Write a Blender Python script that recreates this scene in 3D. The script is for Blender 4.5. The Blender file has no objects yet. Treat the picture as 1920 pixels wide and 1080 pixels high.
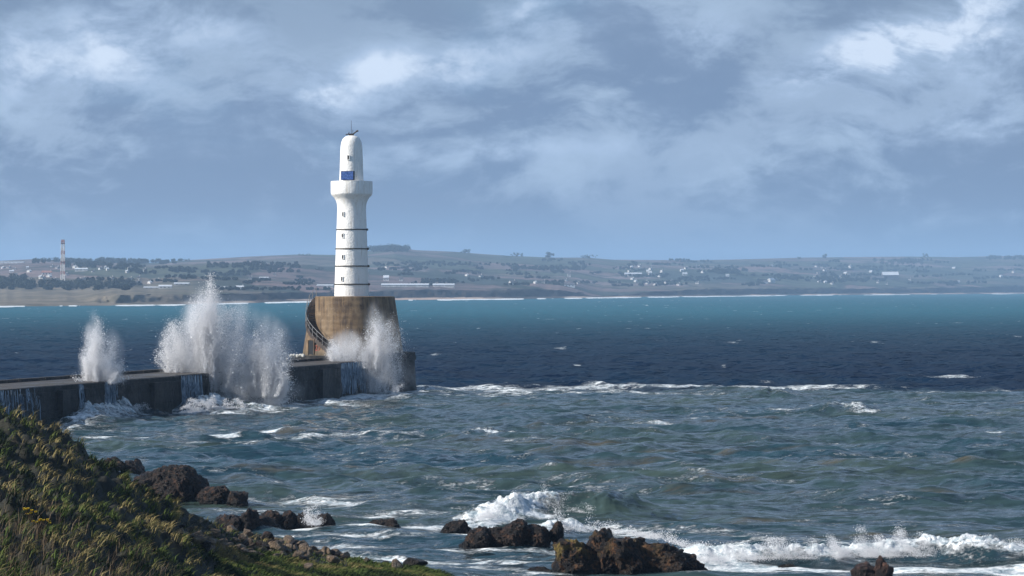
import bpy, math, random
import numpy as np
from mathutils import Vector, Matrix
random.seed(7); rng = np.random.default_rng(7)
SC = bpy.context.scene
COL = SC.collection
R = math.radians
# ------------------------------------------------------------------ camera, sky, sun, exposure
F, H = 6000.0, 13.0            # focal length in photo pixels, eye height in metres
cam = bpy.data.cameras.new("camera"); camo = bpy.data.objects.new("camera", cam); COL.objects.link(camo)
camo.location = (0, 0, H); camo.rotation_euler = (R(90), 0, 0)
cam.sensor_width = 36; cam.lens = 36*F/1920; cam.clip_start = 1; cam.clip_end = 60000
SC.camera = camo
SC.view_settings.view_transform = 'Standard'; SC.view_settings.look = 'None'
SC.view_settings.exposure = 0.36; SC.view_settings.gamma = 1
SC.cycles.max_bounces = 10; SC.cycles.diffuse_bounces = 8; SC.cycles.volume_bounces = 6
SUN_EL, SUN_AZ = 32.0, 257.0     # azimuth clockwise from +Y: behind and left of the camera
sd = Vector((math.sin(R(SUN_AZ))*math.cos(R(SUN_EL)), math.cos(R(SUN_AZ))*math.cos(R(SUN_EL)), math.sin(R(SUN_EL))))
sl = bpy.data.lights.new("sun", 'SUN'); sl.energy = 5.0; sl.angle = R(0.5); sl.color = (1, .955, .89)
so = bpy.data.objects.new("sun", sl); COL.objects.link(so); so.rotation_euler = sd.to_track_quat('Z', 'Y').to_euler()

W = bpy.data.worlds.new("World"); SC.world = W; W.use_nodes = True

class NT:
    def __init__(s, tree): s.t = tree; s.n = tree.nodes; s.l = tree.links
    def new(s, typ, **kw):
        n = s.n.new(typ)
        for k, v in kw.items(): setattr(n, k, v)
        return n
    def put(s, sock, v):
        if v is None: return
        if isinstance(v, bpy.types.NodeSocket): s.l.new(v, sock)
        else:
            if hasattr(sock, 'default_value'):
                if isinstance(v, (tuple, list)) and len(v) == 3 and sock.type == 'RGBA': v = (*v, 1)
                sock.default_value = v
    def math(s, op, a, b=None, c=None, clamp=False):
        n = s.new('ShaderNodeMath', operation=op, use_clamp=clamp)
        s.put(n.inputs[0], a); s.put(n.inputs[1], b)
        if c is not None: s.put(n.inputs[2], c)
        return n.outputs[0]
    def ss(s, x, a, b, lo=0.0, hi=1.0):
        n = s.new('ShaderNodeMapRange', interpolation_type='SMOOTHSTEP')
        s.put(n.inputs[0], x); s.put(n.inputs[1], a); s.put(n.inputs[2], b); s.put(n.inputs[3], lo); s.put(n.inputs[4], hi)
        return n.outputs[0]
    def mix(s, f, a, b, typ='MIX'):
        n = s.new('ShaderNodeMix', data_type='RGBA', blend_type=typ)
        s.put(n.inputs[0], f); s.put(n.inputs[6], a); s.put(n.inputs[7], b)
        return n.outputs[2]
    def noise(s, vec, scale, detail=4, rough=.55, dist=0.0, out=0):
        n = s.new('ShaderNodeTexNoise')
        s.put(n.inputs['Vector'], vec); s.put(n.inputs['Scale'], scale); s.put(n.inputs['Detail'], detail)
        s.put(n.inputs['Roughness'], rough); s.put(n.inputs['Distortion'], dist)
        return n.outputs[out]
    def mapping(s, vec, scale=(1, 1, 1), loc=(0, 0, 0), rot=(0, 0, 0)):
        n = s.new('ShaderNodeMapping'); s.put(n.inputs[0], vec)
        n.inputs[1].default_value = loc; n.inputs[2].default_value = rot; n.inputs[3].default_value = scale
        return n.outputs[0]
    def attr(s, name, out=2):
        n = s.new('ShaderNodeAttribute', attribute_name=name); return n.outputs[out]

def build_world():
    t = NT(W.node_tree); t.n.clear()
    out = t.new('ShaderNodeOutputWorld'); bg = t.new('ShaderNodeBackground')
    bg.inputs[1].default_value = 0.1
    sky = t.new('ShaderNodeTexSky', sky_type='NISHITA', sun_disc=False)
    sky.sun_elevation = R(SUN_EL); sky.sun_rotation = R(SUN_AZ); sky.air_density = 1.3; sky.dust_density = .6; sky.ozone_density = 2.0
    tc = t.new('ShaderNodeTexCoord'); v = tc.outputs['Generated']
    sep = t.new('ShaderNodeSeparateXYZ'); t.put(sep.inputs[0], v)
    x, y, z = sep.outputs
    # direction in units of 1000 photo pixels, origin at the horizon
    v6 = t.mapping(v, scale=(6, 6, 6))
    vs = t.mapping(v, scale=(6, 6, 13), rot=(0, R(-3), 0))
    wob = t.noise(v6, 2.2, 3, .5, out=1)
    vw = t.new('ShaderNodeVectorMath', operation='MULTIPLY_ADD')
    t.put(vw.inputs[0], wob); vw.inputs[1].default_value = (.35, .35, .35); t.put(vw.inputs[2], vs)
    n1 = t.noise(vw.outputs[0], 1.3, 7, .52)
    n2 = t.noise(t.mapping(vw.outputs[0], loc=(9, 3, 5)), 3.4, 9, .62, .1)
    n3 = t.noise(t.mapping(vw.outputs[0], loc=(2, 8, 1)), .9, 4, .5)
    K = 10.0
    def c(r, g, b, k=1.0):
        f = lambda u: (((u/255+.055)/1.055)**2.4)*K*k
        return (f(r), f(g), f(b))
    n4 = t.noise(t.mapping(vw.outputs[0], loc=(3, 1, 12)), 2.1, 9, .62, .1)
    base = t.mix(t.ss(n1, .40, .60), c(98, 140, 178), c(120, 148, 175))
    # lilac-grey undersides
    base = t.mix(t.math('MULTIPLY', t.ss(n3, .42, .56), .9), base, c(106, 124, 152))
    base = t.mix(t.math('MULTIPLY', t.ss(n4, .47, .58), t.ss(z, .0, .045, .1, .85)), base, c(146, 165, 189))
    wisp = t.math('MULTIPLY', t.ss(n2, .48, .68), t.ss(z, .003, .03))
    base = t.mix(t.math('MULTIPLY', wisp, .75), base, c(160, 180, 203))
    base = t.mix(t.math('MULTIPLY', t.ss(z, .055, .095), t.ss(n1, .35, .62, .2, .7)), base, c(114, 134, 158))
    # sunlit cloud heads (centre px, py, half-widths, tilt, strength)
    X = t.math('MULTIPLY', x, 6); Z = t.math('MULTIPLY', z, 6)
    sepw = t.new('ShaderNodeSeparateXYZ'); t.put(sepw.inputs[0], wob)
    wx = t.math('MULTIPLY_ADD', sepw.outputs[0], .22, -.11); wz = t.math('MULTIPLY_ADD', sepw.outputs[1], .14, -.07)
    X = t.math('ADD', X, wx); Z = t.math('ADD', Z, wz)
    tot = None
    for (px, py, rx, ry, tilt, a) in [(150, 120, 120, 62, -12, .75), (235, 155, 90, 38, 0, .6), (20, 140, 50, 70, 0, .45), (400, 70, 110, 48, 10, .5),
                 (585, 178, 60, 38, 20, .95), (690, 135, 110, 32, -20, .85), (840, 118, 110, 30, -5, .65), (640, 205, 260, 50, -16, .3),
                 (420, 240, 120, 38, -12, .35), (1650, 70, 110, 44, -22, 1.1), (1780, 25, 150, 50, -25, .8), (1700, 110, 210, 60, -10, .35),
                 (1790, 235, 130, 52, -8, .6), (1250, 195, 60, 28, -10, .4), (1470, 160, 70, 30, -20, .45), (1160, 65, 150, 46, -15, .35),
                 (1000, 20, 90, 34, -15, .6), (1080, 275, 320, 24, -3, .3), (1330, 70, 80, 44, -25, .45), (1850, 80, 140, 50, -5, .3), (860, 290, 260, 22, -2, .2)]:
        cx, cz = (px-960)/1000, (540-py)/1000
        ca, sa = math.cos(R(-tilt)), math.sin(R(-tilt))
        dx = t.math('SUBTRACT', X, cx); dz = t.math('SUBTRACT', Z, cz)
        u = t.math('ADD', t.math('MULTIPLY', dx, ca/(rx/1000)), t.math('MULTIPLY', dz, sa/(rx/1000)))
        w = t.math('ADD', t.math('MULTIPLY', dx, -sa/(ry/1000)), t.math('MULTIPLY', dz, ca/(ry/1000)))
        q = t.math('ADD', t.math('MULTIPLY', u, u), t.math('MULTIPLY', w, w))
        g = t.math('MULTIPLY', t.math('POWER', 2.718, t.math('MULTIPLY', q, -.7)), a)
        tot = g if tot is None else t.math('ADD', tot, g)
    tot = t.math('MULTIPLY', tot, t.ss(y, 0, .4))
    n5 = t.noise(t.mapping(v, scale=(6, 6, 9)), 9.0, 8, .62, .2)
    den = t.math('MULTIPLY', t.math('MULTIPLY', tot, t.ss(n2, .34, .62, .2, 1.35)), t.ss(n5, .3, .66, .6, 1.35))
    base = t.mix(t.ss(den, .03, .8, 0, .78), base, c(158, 178, 204))
    base = t.mix(t.ss(den, .5, 1.5, 0, .75), base, c(208, 220, 236))
    # haze band at the horizon
    base = t.mix(t.ss(z, 0, .03, .75, 0), base, c(114, 152, 190))
    cover = t.ss(t.math('ADD', z, t.math('MULTIPLY', n3, .3)), .38, .62, 1, 0)
    fin = t.mix(cover, sky.outputs[0], base)
    t.put(bg.inputs[0], fin); t.l.new(bg.outputs[0], out.inputs[0])
build_world()

# ------------------------------------------------------------------ helpers
def P(px, py, D): return ((px-960)/F*D, D, H-(py-540)/F*D)
def seaP(px, py): D = H*F/(py-540); return ((px-960)/F*D, D)

def tag(o, label=None, cat=None, group=None, kind=None):
    if label: o['label'] = label
    if cat: o['category'] = cat
    if group: o['group'] = group
    if kind: o['kind'] = kind
    return o
def empty(name, loc, rz=0):
    o = bpy.data.objects.new(name, None); COL.objects.link(o); o.location = loc; o.rotation_euler[2] = rz
    o.empty_display_size = .1; return o
def mesh_obj(name, verts, faces, mats, parent=None, smooth=False, matidx=None, loc=None):
    me = bpy.data.meshes.new(name); me.from_pydata([tuple(v) for v in verts], [], [tuple(f) for f in faces]); me.update()
    return finish(name, me, mats, parent, smooth, matidx, loc)
def finish(name, me, mats, parent=None, smooth=False, matidx=None, loc=None):
    for m in (mats if isinstance(mats, (list, tuple)) else [mats]): me.materials.append(m)
    if smooth: me.polygons.foreach_set('use_smooth', np.ones(len(me.polygons), bool))
    if matidx is not None: me.polygons.foreach_set('material_index', np.asarray(matidx, np.int32))
    o = bpy.data.objects.new(name, me); COL.objects.link(o)
    if parent: o.parent = parent
    if loc is not None: o.location = loc
    return o
def np_mesh(name, V, Fa, k):
    """fast mesh: V (n,3), Fa (m,k)"""
    me = bpy.data.meshes.new(name); m = len(Fa)
    me.vertices.add(len(V)); me.vertices.foreach_set('co', np.asarray(V, np.float32).ravel())
    me.loops.add(m*k); me.loops.foreach_set('vertex_index', np.asarray(Fa, np.int32).ravel())
    me.polygons.add(m); me.polygons.foreach_set('loop_start', np.arange(0, m*k, k, dtype=np.int32))
    me.polygons.foreach_set('loop_total', np.full(m, k, np.int32))
    me.update(calc_edges=True); return me
def add_attr(me, name, arr):
    a = me.attributes.new(name, 'FLOAT', 'POINT'); a.data.foreach_set('value', np.asarray(arr, np.float32).ravel())
def grid_faces(nr, nc):
    i = np.arange(nr*nc).reshape(nr, nc)
    return np.stack([i[:-1, :-1], i[:-1, 1:], i[1:, 1:], i[1:, :-1]], -1).reshape(-1, 4)

class MB:
    def __init__(s): s.v = []; s.f = []; s.m = []
    def add(s, vs, fs, m=0):
        b = len(s.v); s.v += [tuple(v) for v in vs]; s.f += [tuple(i+b for i in f) for f in fs]; s.m += [m]*len(fs)
    def box(s, c, size, rz=0, m=0, tilt=None):
        x, y, z = [k/2 for k in size]
        vs = [Vector((a*x, b*y, d*z)) for d in (-1, 1) for b in (-1, 1) for a in (-1, 1)]
        M = Matrix.Rotation(rz, 3, 'Z')
        if tilt: M = M @ Matrix.Rotation(tilt[0], 3, 'X') @ Matrix.Rotation(tilt[1], 3, 'Y')
        s.add([M @ v + Vector(c) for v in vs], [(0, 2, 3, 1), (4, 5, 7, 6), (0, 1, 5, 4), (2, 6, 7, 3), (0, 4, 6, 2), (1, 3, 7, 5)], m)
    def bar(s, a, b, r, n=6, r2=None, m=0):
        a, b = Vector(a), Vector(b); d = (b-a).normalized(); r2 = r if r2 is None else r2
        u = d.cross(Vector((0, 0, 1)) if abs(d.z) < .9 else Vector((1, 0, 0))).normalized(); w = d.cross(u)
        vs = []
        for p, rr in ((a, r), (b, r2)):
            for i in range(n):
                t = 2*math.pi*i/n; vs.append(p + rr*(math.cos(t)*u + math.sin(t)*w))
        fs = [(i, (i+1) % n, n+(i+1) % n, n+i) for i in range(n)] + [tuple(range(n))[::-1], tuple(range(n, 2*n))]
        s.add(vs, fs, m)
    def lathe(s, prof, n=64, c=(0, 0, 0), m=0, a0=0, a1=2*math.pi, cap=False):
        full = abs(a1-a0-2*math.pi) < 1e-6; k = n if full else n+1; vs = []
        for r, z in prof:
            for i in range(k):
                t = a0+(a1-a0)*i/n; vs.append((c[0]+r*math.cos(t), c[1]+r*math.sin(t), c[2]+z))
        fs = []
        for j in range(len(prof)-1):
            for i in range(n):
                i2 = (i+1) % k if full else i+1
                fs.append((j*k+i, j*k+i2, (j+1)*k+i2, (j+1)*k+i))
        if cap: fs += [tuple(range(k))[::-1], tuple((len(prof)-1)*k+i for i in range(k))]
        s.add(vs, fs, m)
    def build(s, name, mats, parent=None, smooth=False):
        o = mesh_obj(name, s.v, s.f, mats, parent, smooth, s.m)
        return o
def autosmooth(o, ang=40):
    me = o.data; me.polygons.foreach_set('use_smooth', np.ones(len(me.polygons), bool))
    try: me.set_sharp_from_angle(angle=R(ang))
    except Exception: pass
    return o

# numpy noise
def _h(i, j, k, s):
    n = (i.astype(np.int64)*374761393 + j.astype(np.int64)*668265263 + k.astype(np.int64)*2147483647 + s*1274126177) & 0xffffffff
    n = ((n ^ (n >> 13))*1274126177) & 0xffffffff
    n = ((n ^ (n >> 16))*2246822519) & 0xffffffff
    return ((n ^ (n >> 15)) & 0xffffff)/float(0xffffff)
def vnoise(x, y, z=0.0, s=0):
    x, y, z = np.broadcast_arrays(np.asarray(x, float), y, z)
    i, j, k = np.floor(x), np.floor(y), np.floor(z); u, v, w = x-i, y-j, z-k
    u, v, w = [t*t*(3-2*t) for t in (u, v, w)]; r = 0
    for a in (0, 1):
        for b in (0, 1):
            for c in (0, 1):
                r = r + _h(i+a, j+b, k+c, s)*(u if a else 1-u)*(v if b else 1-v)*(w if c else 1-w)
    return r
def fbm(x, y, z=0.0, s=0, o=4, g=.5):
    r, a, t = 0, 1.0, 0
    for q in range(o):
        r = r + a*vnoise(np.asarray(x)*2**q+q*17.3, np.asarray(y)*2**q+q*5.1, np.asarray(z)*2**q, s+q); t += a; a *= g
    return r/t
def worley(x, y, s=0):
    x, y = np.broadcast_arrays(np.asarray(x, float), y); i, j = np.floor(x), np.floor(y); d = np.full(x.shape, 9.0); idv = np.zeros(x.shape)
    for a in (-1, 0, 1):
        for b in (-1, 0, 1):
            fx = i+a+_h(i+a, j+b, i*0, s); fy = j+b+_h(i+a, j+b, i*0, s+1)
            dd = np.hypot(x-fx, y-fy); h = _h(i+a, j+b, i*0, s+2); idv = np.where(dd < d, h, idv); d = np.minimum(d, dd)
    return d, idv
def sstep(x, a, b):
    t = np.clip((x-a)/(b-a), 0, 1); return t*t*(3-2*t)

# ------------------------------------------------------------------ materials
def material(name):
    m = bpy.data.materials.new(name); m.use_nodes = True; t = NT(m.node_tree); b = t.n['Principled BSDF']
    return m, t, b
def coords(t, kind='Object'): return t.new('ShaderNodeTexCoord').outputs[kind]
def bump(t, b, h, dist, strength=1.0):
    n = t.new('ShaderNodeBump'); n.inputs['Strength'].default_value = strength; n.inputs['Distance'].default_value = dist
    t.put(n.inputs['Height'], h); t.l.new(n.outputs[0], b.inputs['Normal'])
def simple(name, c1, c2, scale=2.0, rough=.7, bmp=.02, bscale=None, metallic=0, stretch=(1, 1, 1), lo=.35, hi=.65):
    m, t, b = material(name); v = t.mapping(coords(t), scale=stretch)
    n = t.noise(v, scale, 6, .6); t.put(b.inputs['Base Color'], t.mix(t.ss(n, lo, hi), c1, c2))
    b.inputs['Roughness'].default_value = rough; b.inputs['Metallic'].default_value = metallic
    if bmp: bump(t, b, t.noise(v, bscale or scale*4, 5, .6), bmp)
    return m

def m_white_paint():
    m, t, b = material('white_painted_masonry'); v = coords(t)
    streak = t.noise(t.mapping(v, scale=(2.6, 2.6, .22)), 1.6, 5, .65)
    blot = t.noise(v, 1.1, 6, .6)
    c = t.mix(t.ss(streak, .50, .72, 0, .6), (.86, .84, .80), (.60, .52, .40))
    c = t.mix(t.ss(blot, .56, .66, 0, .4), c, (.68, .66, .62))
    t.put(b.inputs['Base Color'], c); b.inputs['Roughness'].default_value = .6
    bump(t, b, t.math('ADD', t.noise(v, 5, 6, .6), t.noise(v, 1.4, 4, .6)), .07); return m
def m_plinth():
    m, t, b = material('stained_concrete_plinth'); v = coords(t); sep = t.new('ShaderNodeSeparateXYZ'); t.put(sep.inputs[0], v)
    streak = t.noise(t.mapping(v, scale=(1.5, 1.5, .14)), 1.5, 6, .65)
    blot = t.noise(v, .5, 6, .6)
    c = t.mix(t.ss(streak, .40, .60), (.185, .118, .058), (.075, .047, .026))
    c = t.mix(t.ss(blot, .45, .68, 0, .8), c, (.23, .16, .09))
    c = t.mix(t.ss(t.math('ADD', sep.outputs[2], t.math('MULTIPLY', blot, 1.2)), .2, 1.6, .8, 0), c, (.06, .05, .025))
    t.put(b.inputs['Base Color'], c); b.inputs['Roughness'].default_value = .75
    # shutter-board lift lines
    w = t.new('ShaderNodeTexWave', wave_type='BANDS', bands_direction='Z'); t.put(w.inputs[0], v); w.inputs['Scale'].default_value = .42
    bump(t, b, t.math('ADD', t.noise(v, 3, 6, .65), t.math('MULTIPLY', w.outputs[1], .25)), .08); return m
def m_pier():
    m, t, b = material('wet_pier_concrete'); v = coords(t); sep = t.new('ShaderNodeSeparateXYZ'); t.put(sep.inputs[0], v)
    streak = t.noise(t.mapping(v, scale=(.9, .9, .12)), 1.4, 6, .65); blot = t.noise(v, .35, 6, .62)
    c = t.mix(t.ss(streak, .35, .68), (.006, .007, .008), (.022, .020, .018))
    c = t.mix(t.ss(blot, .50, .72, 0, .7), c, (.055, .05, .044))
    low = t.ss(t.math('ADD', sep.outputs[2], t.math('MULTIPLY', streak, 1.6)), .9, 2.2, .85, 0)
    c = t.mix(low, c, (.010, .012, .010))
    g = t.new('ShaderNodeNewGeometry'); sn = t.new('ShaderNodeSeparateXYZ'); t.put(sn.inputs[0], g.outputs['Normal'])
    c = t.mix(t.ss(sn.outputs[2], .7, .9, 0, .85), c, t.mix(blot, (.05, .046, .042), (.13, .115, .10)))  # upward faces made paler: the sunlit deck is put into the colour
    t.put(b.inputs['Base Color'], c); t.put(b.inputs['Roughness'], t.ss(blot, .4, .6, .4, .7)); b.inputs['Specular IOR Level'].default_value = .2
    rm = t.new('ShaderNodeSeparateXYZ'); t.put(rm.inputs[0], t.mapping(v, rot=(0, 0, R(-70.9)))); cb = t.new('ShaderNodeCombineXYZ'); t.put(cb.inputs[0], rm.outputs[0]); t.put(cb.inputs[1], rm.outputs[2])
    br = t.new('ShaderNodeTexBrick'); t.put(br.inputs['Vector'], cb.outputs[0]); br.inputs['Scale'].default_value = 1; br.inputs['Brick Width'].default_value = 3.1; br.inputs['Row Height'].default_value = 1.15; br.inputs['Mortar Size'].default_value = .045; br.inputs['Mortar Smooth'].default_value = .5
    bump(t, b, t.math('SUBTRACT', t.math('MULTIPLY', t.noise(v, 1.6, 7, .65), 1.2), t.math('MULTIPLY', br.outputs['Fac'], .8)), .25); return m
def m_rock(name, dark, mid, warm, lichen=0.0):
    m, t, b = material(name); v = coords(t); g = t.new('ShaderNodeNewGeometry'); sn = t.new('ShaderNodeSeparateXYZ'); t.put(sn.inputs[0], g.outputs['Normal'])
    n = t.noise(v, 1.3, 7, .62); n2 = t.noise(t.mapping(v, loc=(5, 2, 9)), 3.4, 6, .6); n3 = t.noise(t.mapping(v, loc=(1, 7, 3)), .8, 4, .55)
    c = t.mix(t.ss(n, .38, .62), dark, mid)
    c = t.mix(t.ss(n2, .50, .66, 0, .75), c, warm)
    if lichen:
        sp = t.new('ShaderNodeSeparateXYZ'); t.put(sp.inputs[0], v)
        up = t.ss(sp.outputs[2], .35, 1.1)
        c = t.mix(t.math('MULTIPLY', t.math('MULTIPLY', t.ss(n, .50, .58), t.math('MULTIPLY', up, t.ss(sp.outputs[0], .8, -.6, .15, 1))), lichen), c, (.22, .16, .04))
        lo = t.math('MULTIPLY', t.ss(sp.outputs[2], .9, .3), t.ss(sp.outputs[0], -1.9, -2.6))
        c = t.mix(t.math('MULTIPLY', lo, t.ss(n2, .40, .52, 0, .9)), c, (.40, .14, .05))
    sw = t.new('ShaderNodeSeparateXYZ'); t.put(sw.inputs[0], v)
    if name != 'tan_rubble_stone': c = t.mix(t.ss(t.math('ADD', sw.outputs[2], t.math('MULTIPLY', n3, .7)), .35, .8, .8, 0), c, (.006, .006, .006))
    t.put(b.inputs['Base Color'], c); t.put(b.inputs['Roughness'], t.ss(n3, .35, .65, .35, .75)); b.inputs['Specular IOR Level'].default_value = .3
    bump(t, b, t.math('ADD', t.noise(v, 4, 7, .68), t.noise(v, 14, 5, .6)), .3); return m
def m_foamdrop():
    m, t, b = material('sea_spray'); t.n.remove(b); out = t.n['Material Output']
    d = t.new('ShaderNodeBsdfDiffuse'); d.inputs[0].default_value = (.98, .98, .99, 1)
    tr = t.new('ShaderNodeBsdfTranslucent'); tr.inputs[0].default_value = (.98, .98, .99, 1)
    mx = t.new('ShaderNodeMixShader'); mx.inputs[0].default_value = .5
    t.l.new(d.outputs[0], mx.inputs[1]); t.l.new(tr.outputs[0], mx.inputs[2]); t.l.new(mx.outputs[0], out.inputs[0]); return m
def m_attrcol(name, cols, rough=.8, trans=0.0):
    """colour ramp over the point attribute 'tint'"""
    m, t, b = material(name); a = t.attr('tint'); r = t.new('ShaderNodeValToRGB'); cr = r.color_ramp
    while len(cr.elements) > 1: cr.elements.remove(cr.elements[-1])
    for i, (p, c) in enumerate(cols):
        e = cr.elements[0] if i == 0 else cr.elements.new(p)
        e.position = p; e.color = (*c, 1)
    t.put(r.inputs[0], a); t.put(b.inputs['Base Color'], r.outputs[0]); b.inputs['Roughness'].default_value = rough
    b.inputs['Specular IOR Level'].default_value = .2
    return m

def m_water():
    m, t, b = material('sea_water'); v = coords(t)
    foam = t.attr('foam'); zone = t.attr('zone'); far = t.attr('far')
    n = t.noise(t.mapping(v, scale=(.6, 1, 1)), .035, 5, .6)
    nb = t.noise(t.mapping(v, scale=(.5, 1.3, 1), loc=(50, 20, 0)), .11, 5, .6)
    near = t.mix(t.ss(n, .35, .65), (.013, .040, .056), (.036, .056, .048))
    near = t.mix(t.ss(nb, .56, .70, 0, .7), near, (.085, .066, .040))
    offshore = t.mix(t.ss(n, .35, .65), (.002, .010, .030), (.003, .016, .038))  # navy carries cloud shadow in the body colour, besides the water's own tone
    offshore = t.mix(far, offshore, (.008, .098, .132))
    body = t.mix(zone, offshore, near)
    f1 = t.noise(t.mapping(v, scale=(.75, 1, 1)), .9, 8, .68)
    f2 = t.noise(v, 4.2, 6, .7)
    fn = t.math('ADD', t.math('MULTIPLY', f1, .65), t.math('MULTIPLY', f2, .35))
    fm = t.ss(t.math('ADD', foam, t.math('MULTIPLY_ADD', fn, 2.4, -1.2)), .34, .68)
    f3 = t.noise(t.mapping(v, scale=(.8, 1, 1), loc=(3, 3, 3)), 2.2, 6, .65)
    col = t.mix(fm, body, t.mix(t.ss(f3, .36, .60), (.34, .42, .46), (.86, .88, .88)))
    # wind chop finer than the mesh: slopes added straight to the surface normal
    g = t.new('ShaderNodeNewGeometry'); acc = g.outputs['Normal']
    for sc, stx, amp, rot, det in ((1.6, .6, 1.5, 14, 4), (.5, .6, 1.5, -16, 3), (.14, .45, .9, 10, 3), (.035, .4, .35, 5, 2)):
        c = t.noise(t.mapping(v, scale=(stx, 1, 1), rot=(0, 0, R(rot)), loc=(sc*7, 0, 0)), sc, det, .6, out=1)
        q = t.new('ShaderNodeVectorMath', operation='MULTIPLY_ADD'); t.put(q.inputs[0], c); q.inputs[1].default_value = (amp, amp, 0); q.inputs[2].default_value = (-.5*amp, -.5*amp, 0)
        w = t.new('ShaderNodeVectorMath', operation='ADD'); t.put(w.inputs[0], acc); t.put(w.inputs[1], q.outputs[0]); acc = w.outputs[0]
    nn = t.new('ShaderNodeVectorMath', operation='NORMALIZE'); t.put(nn.inputs[0], acc)
    bp = t.new('ShaderNodeBump'); bp.inputs['Distance'].default_value = .35; t.put(bp.inputs['Height'], t.math('MULTIPLY', fn, fm)); t.put(bp.inputs['Normal'], nn.outputs[0])
    out = t.n['Material Output']; t.n.remove(b)
    df = t.new('ShaderNodeBsdfDiffuse'); t.put(df.inputs['Color'], col); t.put(df.inputs['Normal'], bp.outputs[0])
    gl = t.new('ShaderNodeBsdfGlossy'); gl.inputs['Roughness'].default_value = .14; t.put(gl.inputs['Normal'], nn.outputs[0])
    fr = t.new('ShaderNodeFresnel'); fr.inputs[0].default_value = 1.33; t.put(fr.inputs['Normal'], nn.outputs[0])
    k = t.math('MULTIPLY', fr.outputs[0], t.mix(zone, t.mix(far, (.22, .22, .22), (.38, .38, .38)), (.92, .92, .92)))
    k = t.math('MULTIPLY', k, t.math('SUBTRACT', 1, fm), clamp=True)
    mx = t.new('ShaderNodeMixShader'); t.put(mx.inputs[0], k); t.l.new(df.outputs[0], mx.inputs[1]); t.l.new(gl.outputs[0], mx.inputs[2]); t.l.new(mx.outputs[0], out.inputs[0])
    return m
def m_land():
    m, t, b = material('coast_land'); v = coords(t); band = t.attr('band'); pxa = t.attr('across')
    vo = t.new('ShaderNodeTexVoronoi'); vo.inputs['Scale'].default_value = .0042
    w = t.new('ShaderNodeVectorMath', operation='MULTIPLY_ADD'); t.put(w.inputs[0], t.noise(v, .004, 3, out=1)); w.inputs[1].default_value = (60, 60, 0); t.put(w.inputs[2], v)
    t.put(vo.inputs['Vector'], t.mapping(w.outputs[0], scale=(1, .7, 0)))
    r = t.new('ShaderNodeValToRGB'); cr = r.color_ramp; cr.interpolation = 'CONSTANT'
    pal = [(0, (.075, .085, .060)), (.18, (.15, .11, .105)), (.34, (.085, .095, .065)), (.48, (.19, .135, .125)), (.6, (.050, .062, .055)), (.72, (.12, .105, .085)), (.86, (.20, .155, .15))]  # mauve tones put part of the distance haze into the field colours
    for i, (p, c) in enumerate(pal):
        e = cr.elements[0] if i == 0 else (cr.elements[1] if i == 1 else cr.elements.new(p)); e.position = p; e.color = (*c, 1)
    sp = t.new('ShaderNodeSeparateColor'); t.put(sp.inputs[0], vo.outputs['Color']); t.put(r.inputs[0], sp.outputs[0])
    field = r.outputs[0]
    mot = t.noise(v, .02, 6, .65)
    field = t.mix(t.ss(mot, .46, .62, 0, .8), field, (.022, .032, .022))
    # hedge lines between fields
    vd = t.new('ShaderNodeTexVoronoi', feature='DISTANCE_TO_EDGE'); vd.inputs['Scale'].default_value = .0042
    t.put(vd.inputs['Vector'], t.mapping(w.outputs[0], scale=(1, .7, 0)))
    field = t.mix(t.ss(vd.outputs['Distance'], .02, .045, .8, 0), field, (.025, .035, .02))
    cl = t.noise(t.mapping(v, scale=(1, .3, 3)), .018, 7, .7)
    cliff = t.mix(t.ss(cl, .40, .60), (.002, .005, .008), (.045, .036, .03))
    sand = t.mix(t.noise(v, .01, 5), (.42, .30, .23), (.52, .40, .31))
    sn_ = t.noise(v, .0016, 4, .6); c = t.mix(t.math('MAXIMUM', t.ss(t.math('ADD', band, t.math('MULTIPLY_ADD', cl, .5, -.25)), .7, .95), t.ss(sn_, .46, .56, 0, .85)), sand, cliff)
    c = t.mix(t.ss(t.math('ADD', band, t.math('MULTIPLY_ADD', mot, .3, -.15)), 1.8, 2.0), c, field)
    # dune grass on the low left shore
    dune = t.mix(t.ss(mot, .42, .58), (.19, .16, .12), (.10, .09, .065))
    c = t.mix(t.math('MULTIPLY', t.ss(pxa, .26, .10), t.ss(band, 2.6, 2.2)), c, dune)
    t.put(b.inputs['Base Color'], c); b.inputs['Roughness'].default_value = .9; b.inputs['Specular IOR Level'].default_value = .1
    return m
def m_headland():
    m, t, b = material('headland_soil'); v = coords(t)
    n = t.noise(v, .9, 7, .65); n2 = t.noise(t.mapping(v, loc=(4, 4, 4)), .35, 4, .55)
    c = t.mix(t.ss(n, .4, .6), (.006, .007, .003), (.022, .020, .009))
    c = t.mix(t.ss(n2, .55, .66, 0, .7), c, (.07, .05, .028))
    t.put(b.inputs['Base Color'], c); b.inputs['Roughness'].default_value = .9; bump(t, b, n, .15); return m

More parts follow.
